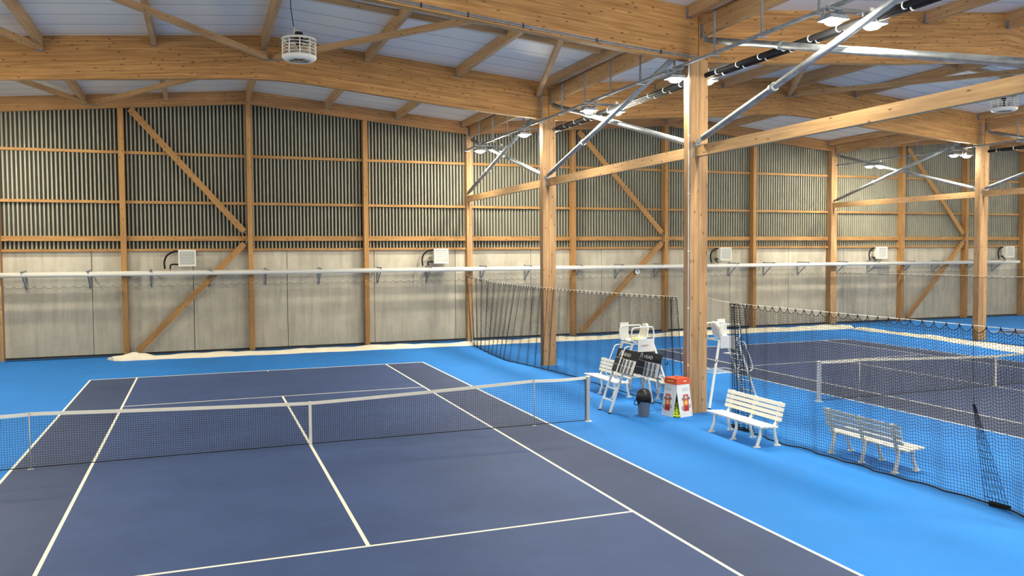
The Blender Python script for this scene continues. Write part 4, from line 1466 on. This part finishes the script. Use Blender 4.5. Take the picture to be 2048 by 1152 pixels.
# ------------------------------------------------------------------ waste bin
def waste_bin():
    root = thing('waste_bin', 'grey waste bin with black lid and bag in front of the umpire chair', 'bin', (7.94, 0.06, 0))
    MB().lathe([(0.125, 0), (0.13, 0.01), (0.165, 0.42), (0.17, 0.43), (0.155, 0.43), (0.12, 0.02), (0.0, 0.02)], n=28, cap=False).build('body', 'bin_grey', root, world=False)
    mb = MB()
    n = 28
    ring = []
    prof = [(0.170, 0.36), (0.182, 0.37), (0.185, 0.45), (0.178, 0.48)]
    base = 0
    for i, (r, z) in enumerate(prof):
        for k in range(n):
            a = 2 * math.pi * k / n
            j = (0.02 * math.sin(a * 3 + 1) + .012 * math.sin(a * 7)) if i == 0 else .006 * math.sin(a * 5 + i)
            mb.v.append(((r + .3 * abs(j)) * math.cos(a), (r + .3 * abs(j)) * math.sin(a), z + j * 1.6))
    for i in range(len(prof) - 1):
        for k in range(n):
            k2 = (k + 1) % n
            mb.face([i * n + k, i * n + k2, (i + 1) * n + k2, (i + 1) * n + k], None, True)
    mb.build('bin_bag', 'black_rubber', root, world=False)
    MB().lathe([(0.178, 0.47), (0.182, 0.49), (0.172, 0.54), (0.15, 0.60), (0.11, 0.645), (0.06, 0.67), (0.0, 0.675)], n=28, cap=False).build('lid', 'black_plastic', root, world=False)
    MB().tube(smooth_path([(-.17, 0.03, .43), (-.23, 0.02, .38), (-.26, 0, .31), (-.20, -.02, .29), (-.14, -.03, .33)], 5), 0.012, 6).build('bag_tie', 'black_rubber', root, world=False)
waste_bin()

# ------------------------------------------------------------------ folded tarpaulins on the floor
def tarp(name, label, pts, seed, hgt, end_lump):
    """pts: list of (front, back) floor points along the strip"""
    rng = np.random.default_rng(seed)
    F = smooth_path([(a[0], a[1], 0) for a, b in pts], 24)
    Bk = smooth_path([(b[0], b[1], 0) for a, b in pts], 24)
    n, m_ = len(F), 13
    mb = MB()
    ph = rng.random(12) * 6.28
    length = 0.0
    for i in range(n):
        if i: length += (F[i] - F[i - 1]).length
        s = length
        for j in range(m_):
            t = j / (m_ - 1)
            e = min(1, 8 * t * (1 - t) + .0)
            z = hgt * e * (0.62 + .22 * math.sin(s * 1.7 + ph[0] + 2 * t) + .16 * math.sin(s * 4.3 + ph[1] - 5 * t) + .22 * math.sin(9 * t + ph[2] + .8 * math.sin(s * .8)))
            z += .35 * hgt * e * max(0, math.sin(t * 14 + 1.3 * math.sin(s * .6 + ph[4]) + ph[5]))
            z += end_lump * e * math.exp(-((s - .75) / .45) ** 2) * (1 + .3 * math.sin(s * 9 + 5 * t))
            wob = 0.05 * math.sin(s * 2.3 + ph[3]) + .03 * math.sin(s * 6.1 + ph[6])
            p = F[i].lerp(Bk[i], t)
            d = (Bk[i] - F[i]).normalized()
            p = p + d * wob * (1 if t < .5 else .5)
            mb.v.append((p.x, p.y, max(0.004, z)))
    for i in range(n - 1):
        for j in range(m_ - 1):
            a = i * m_ + j
            mb.face([a, a + m_, a + m_ + 1, a + 1], None, True)
    # underside so that it is a closed body
    b0 = len(mb.v)
    for i in range(n):
        for j in (0, m_ - 1):
            x, y, z = mb.v[i * m_ + j]
            mb.v.append((x, y, 0.001))
    for i in range(n - 1):
        mb.face([b0 + 2 * i, b0 + 2 * i + 1, b0 + 2 * i + 3, b0 + 2 * i + 2])
        mb.face([i * m_, b0 + 2 * i, b0 + 2 * i + 2, (i + 1) * m_])
        mb.face([i * m_ + m_ - 1, (i + 1) * m_ + m_ - 1, b0 + 2 * i + 3, b0 + 2 * i + 1])
    for i in (0, n - 1):
        fc = [i * m_ + j for j in range(m_)] + [b0 + 2 * i + 1, b0 + 2 * i]
        mb.face(fc)
    o = mb.build(name, 'tarp_cloth')
    return tag(o, label, 'tarpaulin', 'folded cream tarpaulins')
tarp('folded_tarpaulin', 'long cream tarpaulin folded along the foot of the back wall', [((-5.2, 16.75), (-5.5, 17.3)), ((-4.4, 16.62), (-4.4, 17.55)), ((-.3, 16.45), (-.3, 17.45)), ((8, 16.25), (8, 17.3)), ((18, 16.1), (18, 17.4)), ((28.0, 15.7), (28.6, 17.35)), ((29.0, 15.6), (29.5, 17.3))], 3, 0.11, 0.12)
tarp('folded_tarpaulin', 'cream tarpaulin folded along the far side of the second court', [((28.75, 15.55), (29.4, 15.6)), ((28.65, 14), (29.4, 14)), ((28.5, 11), (29.45, 11)), ((27.9, 8), (29.3, 8)), ((27.4, 5.5), (29.2, 5.5)), ((27.2, 2), (29.2, 2))], 5, 0.08, 0.03)
